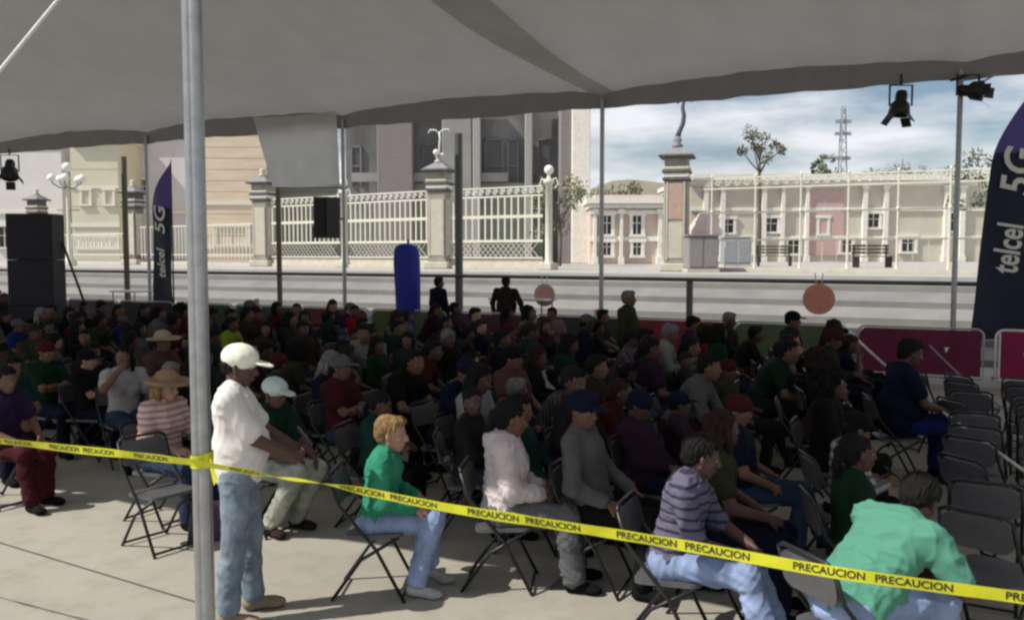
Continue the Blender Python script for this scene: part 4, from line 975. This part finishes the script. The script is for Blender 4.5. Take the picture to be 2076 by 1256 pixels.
reg('chin_rest', pose(lean=.42, hy=-.25, hp=.15, wl=(.46, .08, .62), wr=(.36, -.06, .95), poleR=(0, -.5, -.9)))
reg('slouched', pose(lean=-.28, hy=.2, hp=.35, wl=(.20, .05, .66), wr=(.20, -.05, .68), kl=(.47, .20, .50), fl=(.55, .22, .09), kr=(.47, -.16, .50), fr=(.48, -.18, .09), width=1.12, belly=.06))
reg('standing', pose(seat=False, hy=.1, wl=(.22, .05, 1.02), wr=(.22, -.07, 1.02), poleL=(-.5, .7, -.4), poleR=(-.5, -.7, -.4), hd=((.3, .8, 0), (.3, -.8, 0))))
reg('standing_relaxed', pose(seat=False, hy=-.3, width=1.1, belly=.03))
reg('standing_broad', pose(seat=False, hy=.1, wl=(.10, .36, .90), wr=(.10, -.36, .90), poleL=(-.3, .9, 0), poleR=(-.3, -.9, 0), width=1.28, belly=.07))
def cloth(nm, col, sheen=0):
    return mat('cloth_'+nm.replace(' ', '_'), tuple(c*(.50 if max(col) < .25 else .62) for c in col), .9, var=.3, scale=5, bump=.5, bscale=10, bdet=1, spec=.12)
CC = dict(black=(.010, .010, .011), charcoal=(.028, .027, .03), maroon=(.05, .010, .020), navy=(.010, .014, .04), plum=(.045, .02, .045), brown=(.045, .028, .02), white=(.52, .50, .50), grey=(.17, .165, .17), red=(.30, .012, .02),
          lime=(.30, .42, .03), olive=(.05, .055, .025), teal=(.015, .06, .05), denim=(.045, .075, .14), khaki=(.25, .225, .16), pink=(.30, .16, .17), cream=(.5, .47, .38), purple=(.045, .025, .085), sky=(.14, .22, .33), beige=(.34, .27, .19))
CC['dark green'] = (.012, .045, .024); CC['light grey'] = (.33, .32, .33); CC['dusty rose'] = (.16, .075, .085); CC['blue'] = (.015, .035, .20)
PANTS = ['black', 'navy', 'denim', 'charcoal', 'brown', 'denim']
HC = {'black': (.006, .005, .005), 'brown': (.022, .012, .008), 'grey': (.16, .155, .15), 'sandy': (.22, .135, .06)}
def setm(o, m, slot=0):
    o.material_slots[slot].link = 'OBJECT'; o.material_slots[slot].material = m
def person(pn, loc, rz, label, shirt='black', pants='black', sleeve='short', hair='short', hairc='black', hat=None, hatc='white', skin=0, scale=1.0, group=None, meshes=None, name='person', shoes='black', mats={}):
    Q = meshes or POSES[pn]; J = Q['J']
    b = bpy.data.objects.new(name, Q['body']); COL.objects.link(b); b.location = loc; b.rotation_euler = (0, 0, rz); b.scale = (scale,)*3
    tag(b, label, 'person', group); setm(b, SKIN[skin])
    def ch(nm, me, m, T=None):
        o = bpy.data.objects.new(nm, me); COL.objects.link(o); o.parent = b
        if T is not None: o.matrix_local = T
        if m: setm(o, m)
        return o
    ch('shirt', Q[sleeve], mats.get('shirt') or cloth(shirt, CC[shirt])); ch('trousers', Q['legs'], mats.get('pants') or cloth(pants, CC[pants]))
    for sh in Q['shoes']: ch('shoe', sh, cloth(shoes, CC[shoes]))
    hs = Q.get('hs', 1.0); T = Matrix.Translation(J['hc']) @ J['Mh'].to_4x4() @ Matrix.Scale(hs, 4)
    if hat and hair == 'short': hair = 'under'
    if hair: ch('hair', HAIR[hair], mat('hair_'+hairc, HC[hairc], .75, var=.5, scale=22, bump=1.0, bscale=45, stretch=(1, 2.5, .5), spec=.2), T)
    if hat: ch('cap' if hat == 'cap' else 'hat', HAT[hat], mats.get('hat') or (cloth(hatc, CC[hatc]) if hat == 'cap' else mat('straw_'+hatc, CC[hatc], .9, bump=.5, bscale=150)), T)
    return b

# folding chairs
def chair_proto():
    root = thing('folding_chair', 'x', 'chair')
    mseat = mat('grey_chair_plastic', (.075, .075, .082), .4, var=.25, scale=5)
    V = []; import bmesh
    def panel(nm, poly, c, M, th):
        n = len(poly); V = [Vector(c)+M @ Vector((x, y, h)) for h in (-th/2, th/2) for x, y in poly]
        return mk(nm, V, [tuple(reversed(range(n))), tuple(range(n, 2*n))]+[(k, (k+1) % n, (k+1) % n+n, k+n) for k in range(n)], mseat, root)
    def rr(a, b, r, m=4):
        pts = []
        for cx, cy, s0 in ((a-r, b-r, 0), (-a+r, b-r, 1), (-a+r, -b+r, 2), (a-r, -b+r, 3)):
            for k in range(m): t = (s0+k/(m-1))*math.pi/2; pts.append((cx+r*math.cos(t), cy+r*math.sin(t)))
        return pts
    panel('seat', rr(.20, .205, .06), (.03, 0, .445), ry(-.05), .025); panel('backrest', rr(.10, .20, .07), (-.235, 0, .74), ry(-math.pi/2-.18), .018)
    for sy in (-1, 1):
        MB().tube([(.24, sy*.215, .0), (.05, sy*.215, .36), (-.20, sy*.215, .66), (-.26, sy*.205, .84)], .0125, 7).out('leg', M_BLKMETAL, root, smooth=True)
        MB().tube([(-.26, sy*.195, .0), (-.06, sy*.195, .28), (.20, sy*.195, .44)], .0125, 7).out('leg', M_BLKMETAL, root, smooth=True)
    MB().tube([(-.26, .205, .84), (-.272, .16, .865), (-.272, -.16, .865), (-.26, -.205, .84)], .0125, 7).out('top_rail', M_BLKMETAL, root, smooth=True)
    MB().tube([(.225, .215, .03), (.225, -.215, .03)], .010, 6).out('crossbar', M_BLKMETAL, root); MB().tube([(-.235, .195, .03), (-.235, -.195, .03)], .010, 6).out('crossbar', M_BLKMETAL, root)
    return root
CH0 = chair_proto(); ch_used = [False]
CH_M = MB()
CH_M.box((.03, 0, .445), (.40, .41, .025)); CH_M.box((-.235, 0, .74), (.02, .40, .20), 0)
for sy in (-1, 1): CH_M.tube([(.24, sy*.215, 0), (-.20, sy*.215, .66), (-.26, sy*.205, .85)], .0125, 4, 1); CH_M.tube([(-.26, sy*.195, 0), (.20, sy*.195, .44)], .0125, 4, 1)
_t = CH_M.out('folding_chair', [MATS['grey_chair_plastic'], M_BLKMETAL]); CH_FAR = _t.data; bpy.data.objects.remove(_t)
def chair(loc, rz, label, far=False, group='folding chairs in the shaded seat rows', plastic=None):
    if far:
        o = bpy.data.objects.new('folding_chair', CH_FAR); COL.objects.link(o)
    elif not ch_used[0]: o = CH0; ch_used[0] = True
    else: o = dup(CH0)
    o.location = loc; o.rotation_euler = (0, 0, rz); tag(o, label, 'chair', group)
    return o

# ---- the people one can single out in front -------------------------------------------------
FACE = ROT_U
def hero(nm, J, vox=.0085, fem=False, sleeve=.6, hood=False, g=.016, amp=.010, s=1.0, tr=.93, seed=1):
    Q = dict(J=J, body=body_mesh(J, vox, female=fem, s=s), short=shirt_mesh(J, .010, sleeve, g, fem, hood, seed, amp), legs=trouser_mesh(J, .010, tr, g, seed=seed+2, amp=amp), shoes=shoe_mesh(J, .009), stand=not J['seat'], hs=s*1.02); Q['long'] = Q['short']; return Q
def shirt_print(parent, J, txt, size, x, z, m, side=-1):
    pass
placed = []
def foot_at(px, py, z=0): p = on_z(px, py, z); return Vector((p.x, p.y, 0))
M_JEAN = mat('faded_jeans', (.13, .19, .27), .9, var=.5, scale=5, bump=.5, bscale=10, bdet=1, var2=(.26, .32, .38)); M_LJEAN = mat('light_blue_jeans', (.20, .26, .42), .9, var=.4, scale=4, bump=.45, bscale=9, bdet=1)
M_KHAKI = mat('mottled_khaki', (.22, .23, .19), .9, var=.4, scale=5, bump=.3, var2=(.42, .44, .38)); M_GTR = mat('grey_trousers', (.085, .09, .095), .9, var=.25, scale=6, bump=.3)
def stripes(nm, c1, c2, sc, thr=.5, axis='Z'):
    m = bpy.data.materials.new(nm); m.use_nodes = True; t = m.node_tree; b = t.nodes['Principled BSDF']; b.inputs['Roughness'].default_value = .9
    co = t.nodes.new('ShaderNodeTexCoord'); wv = t.nodes.new('ShaderNodeTexWave'); wv.bands_direction = axis; wv.inputs['Scale'].default_value = sc; wv.inputs['Distortion'].default_value = 1.2; wv.inputs['Detail'].default_value = 2
    t.links.new(co.outputs['Object'], wv.inputs[0]); r = t.nodes.new('ShaderNodeValToRGB'); r.color_ramp.elements[0].color = (*c1, 1); r.color_ramp.elements[1].color = (*c2, 1); r.color_ramp.elements[0].position = thr-.08; r.color_ramp.elements[1].position = thr+.08
    t.links.new(wv.outputs[1] if 'Fac' in wv.outputs[1].name else wv.outputs[0], r.inputs[0]); t.links.new(r.outputs[0], b.inputs['Base Color']); return m
M_STRIPE = stripes('lilac_striped_cotton', (.02, .018, .04), (.10, .092, .15), 5.5, .22)
M_PSTRIPE = stripes('pink_striped_cotton', (.36, .20, .19), (.58, .43, .40), 6, .4)
# 1 man in cap
J = pose(seat=False, lean=-.04, hy=-.12, hp=.18, wl=(.34, .10, 1.04), wr=(.33, -.10, 1.03), poleL=(-.7, .5, -.5), poleR=(-.75, -.5, -.5), hd=((.5, .8, -.1), (.5, -.8, -.1)), curl=.9, belly=.055, width=1.04, kl=(.05, .11, .50), fl=(.06, .12, .09), kr=(-.02, -.11, .50), fr=(-.06, -.12, .09))
loc = foot_at(490, 1252); placed.append(loc)
pr = person(None, loc, FACE+R(36), 'heavy man standing in white cap, off white T-shirt and faded jeans beside the near pole', meshes=hero('cap', J, sleeve=.80, g=.014, amp=.007), skin=1, hat='cap', hatc='cream', scale=1.035, shoes='beige', hairc='black',
       mats=dict(shirt=mat('offwhite_tshirt', (.62, .60, .585), .9, var=.05, scale=4, bump=.4, bscale=8, bdet=1), pants=M_JEAN, hat=mat('white_cap_cloth', (.74, .74, .64), .9, bump=.2)))
ph = MB().box((.40, 0, 1.13), (.012, .075, .15), bev=.004).out('mobile_phone', M_BLACK); ph.matrix_world = pr.matrix_basis @ Matrix.Translation((.40, 0, 1.13)) @ Matrix.Rotation(R(-35), 4, 'Y') @ Matrix.Translation((-.40, 0, -1.13)); tag(ph, 'black mobile phone held by the standing man in the white cap', 'phone')
def seated(px, py, ztop, dy, label, Q, chairlab, chair_far=False, **kw):
    p = on_z(px, py, ztop); sc = kw.pop('scale', 1.0); rz = FACE+R(dy); J = Q['J']; off_ = Matrix.Rotation(rz, 3, 'Z') @ Vector((J['hc'].x*sc, J['hc'].y*sc, 0)); loc = Vector((p.x-off_.x, p.y-off_.y, 0))
    placed.append(loc); ob = person(None, loc, rz, label, meshes=Q, scale=sc, **kw)
    cloc = loc+Matrix.Rotation(rz, 3, 'Z') @ Vector((-.02, 0, 0))
    chair(cloc, rz, chairlab, chair_far); return ob
# 2 boy
J = pose(lean=.14, hy=-.12, hp=.08, wl=(.28, .13, .68), wr=(.30, -.16, .66), kl=(.42, .10, .55), fl=(.36, .13, .16), kr=(.43, -.10, .55), fr=(.30, -.12, .10))
seated(795, 838, 1.245, 24, 'boy with short sandy hair in green jumper and light jeans on folding chair', hero('boy', J, sleeve=1.9, s=1.06), 'folding chair under the boy in the green jumper', hairc='sandy', skin=2, scale=.94, shoes='white',
       mats=dict(shirt=mat('emerald_knit', (.018, .20, .115), .9, var=.15, scale=6, bump=.4, bscale=8, bdet=1), pants=M_LJEAN))
# 3 hoodie woman
J = pose(lean=.02, hy=.18, hp=.16, wl=(.25, .08, .68), wr=(.27, -.06, .66), hd=((.7, .6, 0), (.7, -.6, 0)), curl=.7, kl=(.45, .10, .54), fl=(.50, .12, .09), kr=(.46, -.11, .53), fr=(.50, -.12, .09), belly=.03)
seated(1038, 815, 1.30, 20, 'person with dark hair in pale grey hoodie and grey trousers on folding chair', hero('hood', J, sleeve=1.9, hood=True, g=.026, amp=.013, fem=True), 'folding chair with large grey seat under the person in pale hoodie', hair='ponytail', hairc='black', skin=0,
       mats=dict(shirt=mat('pale_hoodie', (.52, .46, .47), .9, var=.08, scale=5, bump=.4, bscale=8, bdet=1), pants=M_GTR))
# 4 striped shirt
J = pose(lean=.22, hy=.3, hp=.25, wl=(.44, .10, .64), wr=(.38, -.12, .65), kl=(.46, .10, .52), fl=(.62, .12, .09), kr=(.46, -.15, .53), fr=(.66, -.18, .09), belly=.02)
seated(1425, 880, 1.29, 4, 'person in lilac grey striped top and light blue jeans with legs stretched forward', hero('stripe', J, sleeve=1.2, amp=.012), 'folding chair under the person in the lilac striped top', hair='short', skin=1, shoes='white', mats=dict(shirt=M_STRIPE, pants=M_LJEAN))
# 5 bending woman in mint
J = pose(lean=.80, hy=.25, hp=.75, wl=(.62, .12, .48), wr=(.58, -.12, .55), poleL=(.1, .7, -.8), poleR=(.0, -.8, -.6), kl=(.46, .15, .53), fl=(.56, .16, .09), kr=(.47, -.14, .53), fr=(.55, -.14, .09), width=1.1, belly=.05)
Q5 = hero('mint', J, sleeve=.75, g=.02, amp=.013)
loc = foot_at(1760, 1256, .0); loc = Vector((1.70, 4.42, 0)); placed.append(loc)
person(None, loc, FACE+R(50), 'person in mint green T-shirt and light jeans bending forward at bottom right', meshes=Q5, hair='short', hairc='black', skin=1, shoes='white', scale=1.07, mats=dict(shirt=mat('mint_cotton', (.07, .235, .165), .9, var=.07, scale=5, bump=.4, bscale=8, bdet=1), pants=M_LJEAN))
chair(loc, FACE+R(48), 'folding chair under the bending person in mint T-shirt')
# 6 seated behind cap man
J = pose(lean=.12, hy=.1, hp=.2, wl=(.42, .12, .66), wr=(.40, -.14, .68), kl=(.47, .12, .55), fl=(.20, .14, .09), kr=(.49, -.12, .56), fr=(.16, -.12, .09))
seated(556, 752, 1.36, -4, 'person in pale cap, dark green top and mottled light trousers seated behind the standing man', hero('khaki', J, sleeve=.8, g=.02, amp=.012), 'folding chair under the person in the pale cap behind the standing man', hat='cap', skin=1, shoes='brown', mats=dict(shirt=cloth('dark green', CC['dark green']), pants=M_KHAKI, hat=mat('pale_teal_cap', (.45, .55, .52), .9)))
# 7 woman long tan hair left of pole
J = pose(lean=.05, hy=.1, hp=.1, wl=(.30, .14, .66), wr=(.28, -.12, .67))
seated(338, 752, 1.32, 0, 'woman in tan brimmed hat and pink striped top seated left of the near pole', hero('sandy', J, sleeve=.8, fem=True), 'folding chair under the woman in the tan brimmed hat', hair='long', hairc='sandy', hat='straw', hatc='beige', skin=2, mats=dict(hat=mat('tan_straw', (.26, .17, .10), .9, bump=.5, bscale=150), shirt=M_PSTRIPE, pants=cloth('denim', CC['denim'])))
# 8 person at the far left edge
J = pose(lean=.1, hy=-.2, hp=.15, wl=(.32, .14, .65), wr=(.34, -.14, .64), kl=(.45, .12, .52), fl=(.40, .12, .09), kr=(.45, -.12, .52), fr=(.52, -.12, .09))
seated(12, 742, 1.30, 4, 'person in purple top and dark red trousers seated at the left edge', hero('red', J), 'folding chair under the person in dark red trousers', hair='short', skin=0, mats=dict(shirt=cloth('purple', CC['purple']), pants=cloth('maroon', (.09, .015, .02))))
p = foot_at(432, 1092); bg_ = thing('handbag', 'dark purple handbag with pale strap on the paving right of near pole', 'handbag', p, R(20))
MB().prism([(-.20, 0), (.20, 0), (.17, .24), (.10, .30), (-.10, .30), (-.17, .24)], -.07, .07).out('bag_body', mat('purple_leather', (.045, .022, .05), .5, bump=.4, bscale=30), bg_)
MB().tube([(-.12, 0, .28), (-.11, 0, .42), (0, 0, .50), (.11, 0, .42), (.12, 0, .28)], .01, 6).out('strap', mat('pale_leather', (.45, .40, .40), .6), bg_)
# extra chairs in the front row
def onfloor(px, py): return foot_at(px, py)
chair(onfloor(330, 1105)+Vector((0, 0, 0)), FACE+R(-10), 'empty grey folding chair left of the near pole, in the sun')

# ---- mid-ground people one can single out (photo column, row of head top, head height, ...) ----
MID = [
 # px, py, ztop, pose, shirt, sleeve, hair, hairc, hat, pants, turn, label
 (470, 642, 1.30, 'upright', 'lime', 'short', 'short', 'black', None, 'black', 10, 'person in bright lime top behind the white cap man, near barriers'),
 (601, 614, 1.34, 'hand_raised', 'grey', 'long', 'short', 'black', None, 'denim', -20, 'person in light grey shirt in front of the dull red barrier'),
 (563, 612, 1.34, 'upright', 'maroon', 'short', 'long', 'black', None, 'black', 0, 'long haired person in maroon beside the tall olive post'),
 (720, 618, 1.32, 'turned', 'red', 'short', 'bun', 'black', None, 'black', 20, 'person in red top with hair bun left of the blue column'),
 (868, 562, 1.79, 'standing_relaxed', 'navy', 'long', 'short', 'black', None, 'black', 70, 'person in dark navy standing right of the blue column'),
 (1006, 560, 1.83, 'standing_broad', 'brown', 'long', 'short', 'brown', None, 'black', 86, 'broad person in brown standing in front of the far steps'),
 (1118, 622, 1.32, 'turned', 'pink', 'short', 'short', 'black', None, 'denim', -30, 'person in pale pink top below the faded pink sign'),
 (1276, 588, 1.76, 'standing_broad', 'olive', 'long', 'short', 'grey', None, 'charcoal', 0, 'large person in dark olive jacket standing right of the middle tent pole'),
 (1224, 626, 1.32, 'upright', 'brown', 'short', 'short', 'black', None, 'black', 0, 'person in brown seated between middle tent pole and standing olive jacket'),
 (1480, 632, 1.36, 'laid_back', 'charcoal', 'long', 'short', 'grey', None, 'charcoal', 10, 'grey haired person in charcoal left of the green barrier'),
 (1608, 630, 1.45, 'upright', 'purple', 'short', 'short', 'black', 'cap', 'navy', -10, 'person in black cap in front of the green barrier'),
 (1440, 662, 1.30, 'arms_crossed', 'red', 'short', 'long', 'black', None, 'black', 0, 'person in bright red top in front of the brick red barrier'),
 (1406, 640, 1.33, 'phone', 'purple', 'short', 'short', 'black', None, 'black', 15, 'person in purple top left of the bright red top'),
 (1600, 688, 1.36, 'elbows', 'dark green', 'short', 'short', 'black', None, 'charcoal', 0, 'person in dark green leaning forward below the black cap'),
 (1688, 742, 1.36, 'upright', 'black', 'long', 'curly', 'black', None, 'black', 0, 'person in black with big curly black hair at the right end of the rows'),
 (1848, 686, 1.52, 'seated_broad', 'navy', 'short', 'short', 'black', None, 'blue', 20, 'very broad person in navy top and blue trousers beside the empty chairs'),
 (92, 690, 1.32, 'arms_crossed', 'dark green', 'short', 'short', 'black', 'cap', 'navy', 0, 'person in dark green with maroon cap below the speaker tower'),
 (22, 720, 1.30, 'elbows', 'teal', 'short', 'short', 'black', None, 'navy', 0, 'person in teal top leaning forward near the left edge'),
 (330, 672, 1.36, 'upright', 'dusty rose', 'short', 'short', 'black', 'straw', 'charcoal', 0, 'person in wide straw hat and dusty rose top left of the near pole'),
 (250, 700, 1.33, 'hand_raised', 'white', 'short', 'long', 'black', None, 'denim', -20, 'long haired person in white top below the small feather flag'),
 (738, 655, 1.52, 'elbows', 'light grey', 'long', 'short', 'black', None, 'charcoal', -70, 'person in light grey long sleeves leaning over, below the hanging speaker'),
 (806, 648, 1.30, 'upright', 'dark green', 'short', 'short', 'black', None, 'black', 0, 'person in dark green top below the blue column'),
 (1040, 700, 1.36, 'upright', 'dusty rose', 'short', 'short', 'black', 'cap', 'charcoal', -10, 'person in dusty rose shirt and dark cap mid crowd below the standing brown person'),
 (975, 738, 1.34, 'phone', 'light grey', 'short', 'long', 'black', None, 'black', 0, 'long haired person in light grey top above the pale hoodie'),
 (1165, 742, 1.40, 'laid_back', 'charcoal', 'long', 'short', 'black', None, 'charcoal', -5, 'large person in charcoal jacket right behind the pale hoodie'),
 (1212, 718, 1.32, 'upright', 'brown', 'long', 'short', 'black', None, 'black', 5, 'dark haired person in brown jacket with raised lap, mid crowd right of hoodie'),
 (1310, 664, 1.40, 'laid_back', 'dark green', 'long', 'short', 'black', None, 'black', 0, 'broad person in dark green jacket below the standing olive jacket'),
 (1440, 716, 1.34, 'elbows', 'grey', 'long', 'short', 'black', None, 'maroon', 0, 'person in grey jacket bent forward between red top and striped top'),
 (840, 706, 1.34, 'elbows', 'black', 'short', 'short', 'black', None, 'black', 0, 'person in black leaning forward above the boy, arm stretched out'),
 (905, 640, 1.32, 'upright', 'plum', 'short', 'bun', 'black', None, 'black', 0, 'person in plum with hair bun below the middle stone pillar'),
 (690, 718, 1.34, 'arms_crossed', 'maroon', 'short', 'short', 'black', 'cap', 'denim', 0, 'person in maroon with grey cap right of the white cap man'),
]
for q in MID:
    px, py, zt, pn, shc, sl, hr, hc_, hat, pants, dy, lab = q
    Q = POSES[pn]; J = Q['J']; top = J['hc'].z+.135; sc = zt/top; sc = min(1.13, max(.9, sc)); ztt = top*sc
    p = on_z(px, py, ztt); rz = FACE+R(dy); off_ = Matrix.Rotation(rz, 3, 'Z') @ Vector((J['hc'].x*sc, J['hc'].y*sc, 0)); loc = Vector((p.x-off_.x, p.y-off_.y, 0))
    c = loc.dot(N)
    if abs(c-C_B) < .45: loc -= N*(.5 if Q['stand'] is False else -.5)
    placed.append(loc)
    person(pn, loc, rz, lab, shc, pants, sl, hr, hc_, hat, {'straw': 'beige'}.get(hat, 'maroon' if 'maroon cap' in lab else 'grey' if 'grey cap' in lab else 'black'), rnd.randrange(3) % 2, sc)
    if not Q['stand']: chair(loc, rz, 'folding chair under the '+' '.join(lab.split()[:7]).rstrip(','), loc.y > 9.5)

# ---- the rest of the seated crowd ----
PHONE = ph.data.copy()
for v in PHONE.vertices: v.co -= Vector((.40, 0, 1.13))
LM = [(-400, 70, 'at the far left edge'), (70, 150, 'below the speaker tower'), (150, 250, 'right of the speaker tower'), (250, 340, 'below the small feather flag'), (340, 430, 'behind the near pole'), (430, 520, 'above the white cap man'), (520, 610, 'below the tall olive post'), (610, 700, 'below the hanging speaker'), (700, 790, 'left of the blue column'),
      (790, 880, 'below the blue column'), (880, 980, 'below the middle stone pillar'), (980, 1080, 'above the pale hoodie'), (1080, 1170, 'below the pink sign'), (1170, 1270, 'below the middle tent pole'), (1270, 1370, 'below the right stone pillar'), (1370, 1480, 'above the striped top'), (1480, 1590, 'left of the black cap'), (1590, 1720, 'below the green barrier'), (1720, 2300, 'at the right end')]
def band(Y): return 'in the back seats' if Y > 17 else 'two thirds back' if Y > 13.5 else 'mid rows' if Y > 10.5 else 'in the near rows' if Y > 8 else 'in the front seats'
used_lab = set(); nfill = 0
def STRP(c):
    k = 'stripe_'+c
    if k not in MATS: b = CC[c]; MATS[k] = stripes(k, tuple(v*.6 for v in b), tuple(min(.5, v*1.6+.05) for v in b), rnd.uniform(3.5, 8), rnd.uniform(.3, .6), rnd.choice('XYZ'))
    return MATS[k]
tops = [k for k in ('black', 'charcoal', 'maroon', 'dark green', 'navy', 'plum', 'brown', 'grey', 'teal', 'olive', 'dusty rose', 'light grey', 'white', 'purple', 'denim', 'blue', 'red', 'pink', 'khaki')]
wts = [14, 10, 9, 9, 8, 6, 6, 4, 4, 4, 4, 2.6, 2.0, 3, 3, 2, 1.3, 1.3, 2]
seats = []
for i in range(-44, 16):
    for jn_ in range(0, 26):
        s = i*.76+.15; c = 5.75+jn_*.57
        seats.append((s, c))
rnd.shuffle(seats)
pn_l = ['upright', 'elbows', 'arms_crossed', 'phone', 'laid_back', 'hand_raised', 'turned', 'looking_away', 'talking', 'chin_rest', 'slouched']; pw = [4, 2.5, 2.5, 3, 2.5, 1.4, 1.6, 2.5, 1.6, 2, 2.5]
MAXF = 262
for s, c in seats:
    if nfill >= MAXF: break
    loc = P(s+rnd.uniform(-.10, .10), c+rnd.uniform(-.08, .08)); dist = loc.y
    if c > 15.9 or (c > 14.0 and s > -5.2): continue
    x, y = pix(loc+Vector((0, 0, 1.2)))
    if x < -60 or x > 1890 or loc.y < 3: continue
    if x > 1720 and y < 800: continue
    if x > 1880 or (x > 1690 and y > 940): continue
    if x < 700 and c < 6.6: continue
    if c < 6.3 and x < 1200: continue
    if y > 960 and x > 1000: continue
    if any((loc-q).length < (.54 if q.y > 8 else .58) for q in placed): continue
    if x > 140 and y > 100 and abs(loc.x-at(77, 600, 20.5).x) < .9 and abs(loc.y-20.5) < .9: continue
    if abs(loc.x-at(77, 600, 20.5).x) < .9 and abs(loc.y-20.5) < .9: continue
    # keep the seats the camera has a chance of seeing: thin out the far ones a little
    if rnd.random() > (.97 if dist < 12 else .68 if c < 13.5 else .45): continue
    lm = next(t for a, b, t in LM if a <= x < b); bd = band(loc.y)
    for _ in range(60):
        col = rnd.choices(tops, wts)[0] if dist > 10 else rnd.choice(['black', 'charcoal', 'maroon', 'dark green', 'navy', 'plum', 'brown', 'teal', 'olive', 'grey']); hr = rnd.choices(['short', 'long', 'bun', 'ponytail', 'curly', 'cap', 'straw'], [10, 5, 1.5, 2, 1, 1.5, .3 if dist > 12 else 0])[0]; hc_ = rnd.choices(['black', 'brown', 'grey'], [10, 2.5, .5])[0]
        if hr == 'cap': hat, hair_, hd_ = 'cap', 'short', rnd.choice(['black', 'grey', 'maroon', 'navy'])+' cap'
        elif hr == 'straw': hat, hair_, hd_ = 'straw', 'short', 'straw hat'
        else: hat, hair_, hd_ = None, hr, {'bun': f'{hc_} hair bun', 'ponytail': f'{hc_} ponytail'}.get(hr, f'{hr} {hc_} hair')
        lab = f'person in {col} top with {hd_} {bd} {lm}'
        if lab not in used_lab and len(lab.split()) <= 16: break
    used_lab.add(lab); strp = rnd.random() < .16 and len(lab.split()) < 16
    if strp: lab = lab.replace('person in ', 'person in striped ')
    pn = rnd.choices(pn_l, pw)[0]; rz = FACE+R(rnd.gauss(14, 9)); sc = rnd.uniform(.88, 1.08)
    hatc = 'beige' if hat == 'straw' else (hd_.split()[0] if hat else 'white')
    person(pn, loc, rz, lab, col, rnd.choice(PANTS), rnd.choice(['short', 'long']), hair_, hc_, hat, hatc, rnd.choices([0, 1, 2], [4, 7, .4])[0], sc, 'seated spectators under the tent', mats=dict(shirt=STRP(col)) if strp else {})
    cl = f'folding chair of the {col} top and {hd_} {bd} {lm}'
    cl = cl.replace(' in the', '').replace(' top and ', ' top, ')
    if len(cl.split()) > 16: cl = cl.replace('folding ', '').replace(' hair', '')
    chair(loc, rz, cl, loc.y > 9.0)
    if pn == 'phone' and loc.y < 14:
        f_ = Matrix.Rotation(rz, 4, 'Z'); ph = bpy.data.objects.new('mobile_phone', PHONE); COL.objects.link(ph); ph.matrix_world = Matrix.Translation(loc) @ f_ @ Matrix.Translation(Vector((.41, 0, .80))*sc) @ Matrix.Rotation(R(-50), 4, 'Y')
        tag(ph, ('phone held by ' + lab.replace('person in ', '').replace(' in the', '').replace(' top with', ' top,')), 'phone', 'phones held in the crowd')
    placed.append(loc); nfill += 1
print('FILL', nfill)

# ---- empty chairs on the right ----
rowi = 0; names_r = ['first', 'second', 'third', 'fourth', 'fifth', 'sixth', 'seventh', 'eighth', 'ninth', 'tenth', 'eleventh', 'twelfth']
cnt = 0
for i, s0 in enumerate((-.95, -.35, .25, .85, 1.45, 2.05)):
    for jx in range(12):
        s = s0+rnd.uniform(-.04, .04); c = 4.6+jx*.70+rnd.uniform(-.1, .1); loc = P(s, c); x, y = pix(loc+Vector((0, 0, .45)))
        if x < 1850 or x > 2130 or y > 1230 or y < 740: continue
        if any((loc-q).length < .52 for q in placed): continue
        chair(loc, FACE+R(62+rnd.uniform(-30, 30)), f'empty grey folding chair, {names_r[jx]} from the front in the {names_r[i]} column at right', False, 'empty grey folding chairs at the right'); placed.append(loc); cnt += 1
print('EMPTY', cnt)
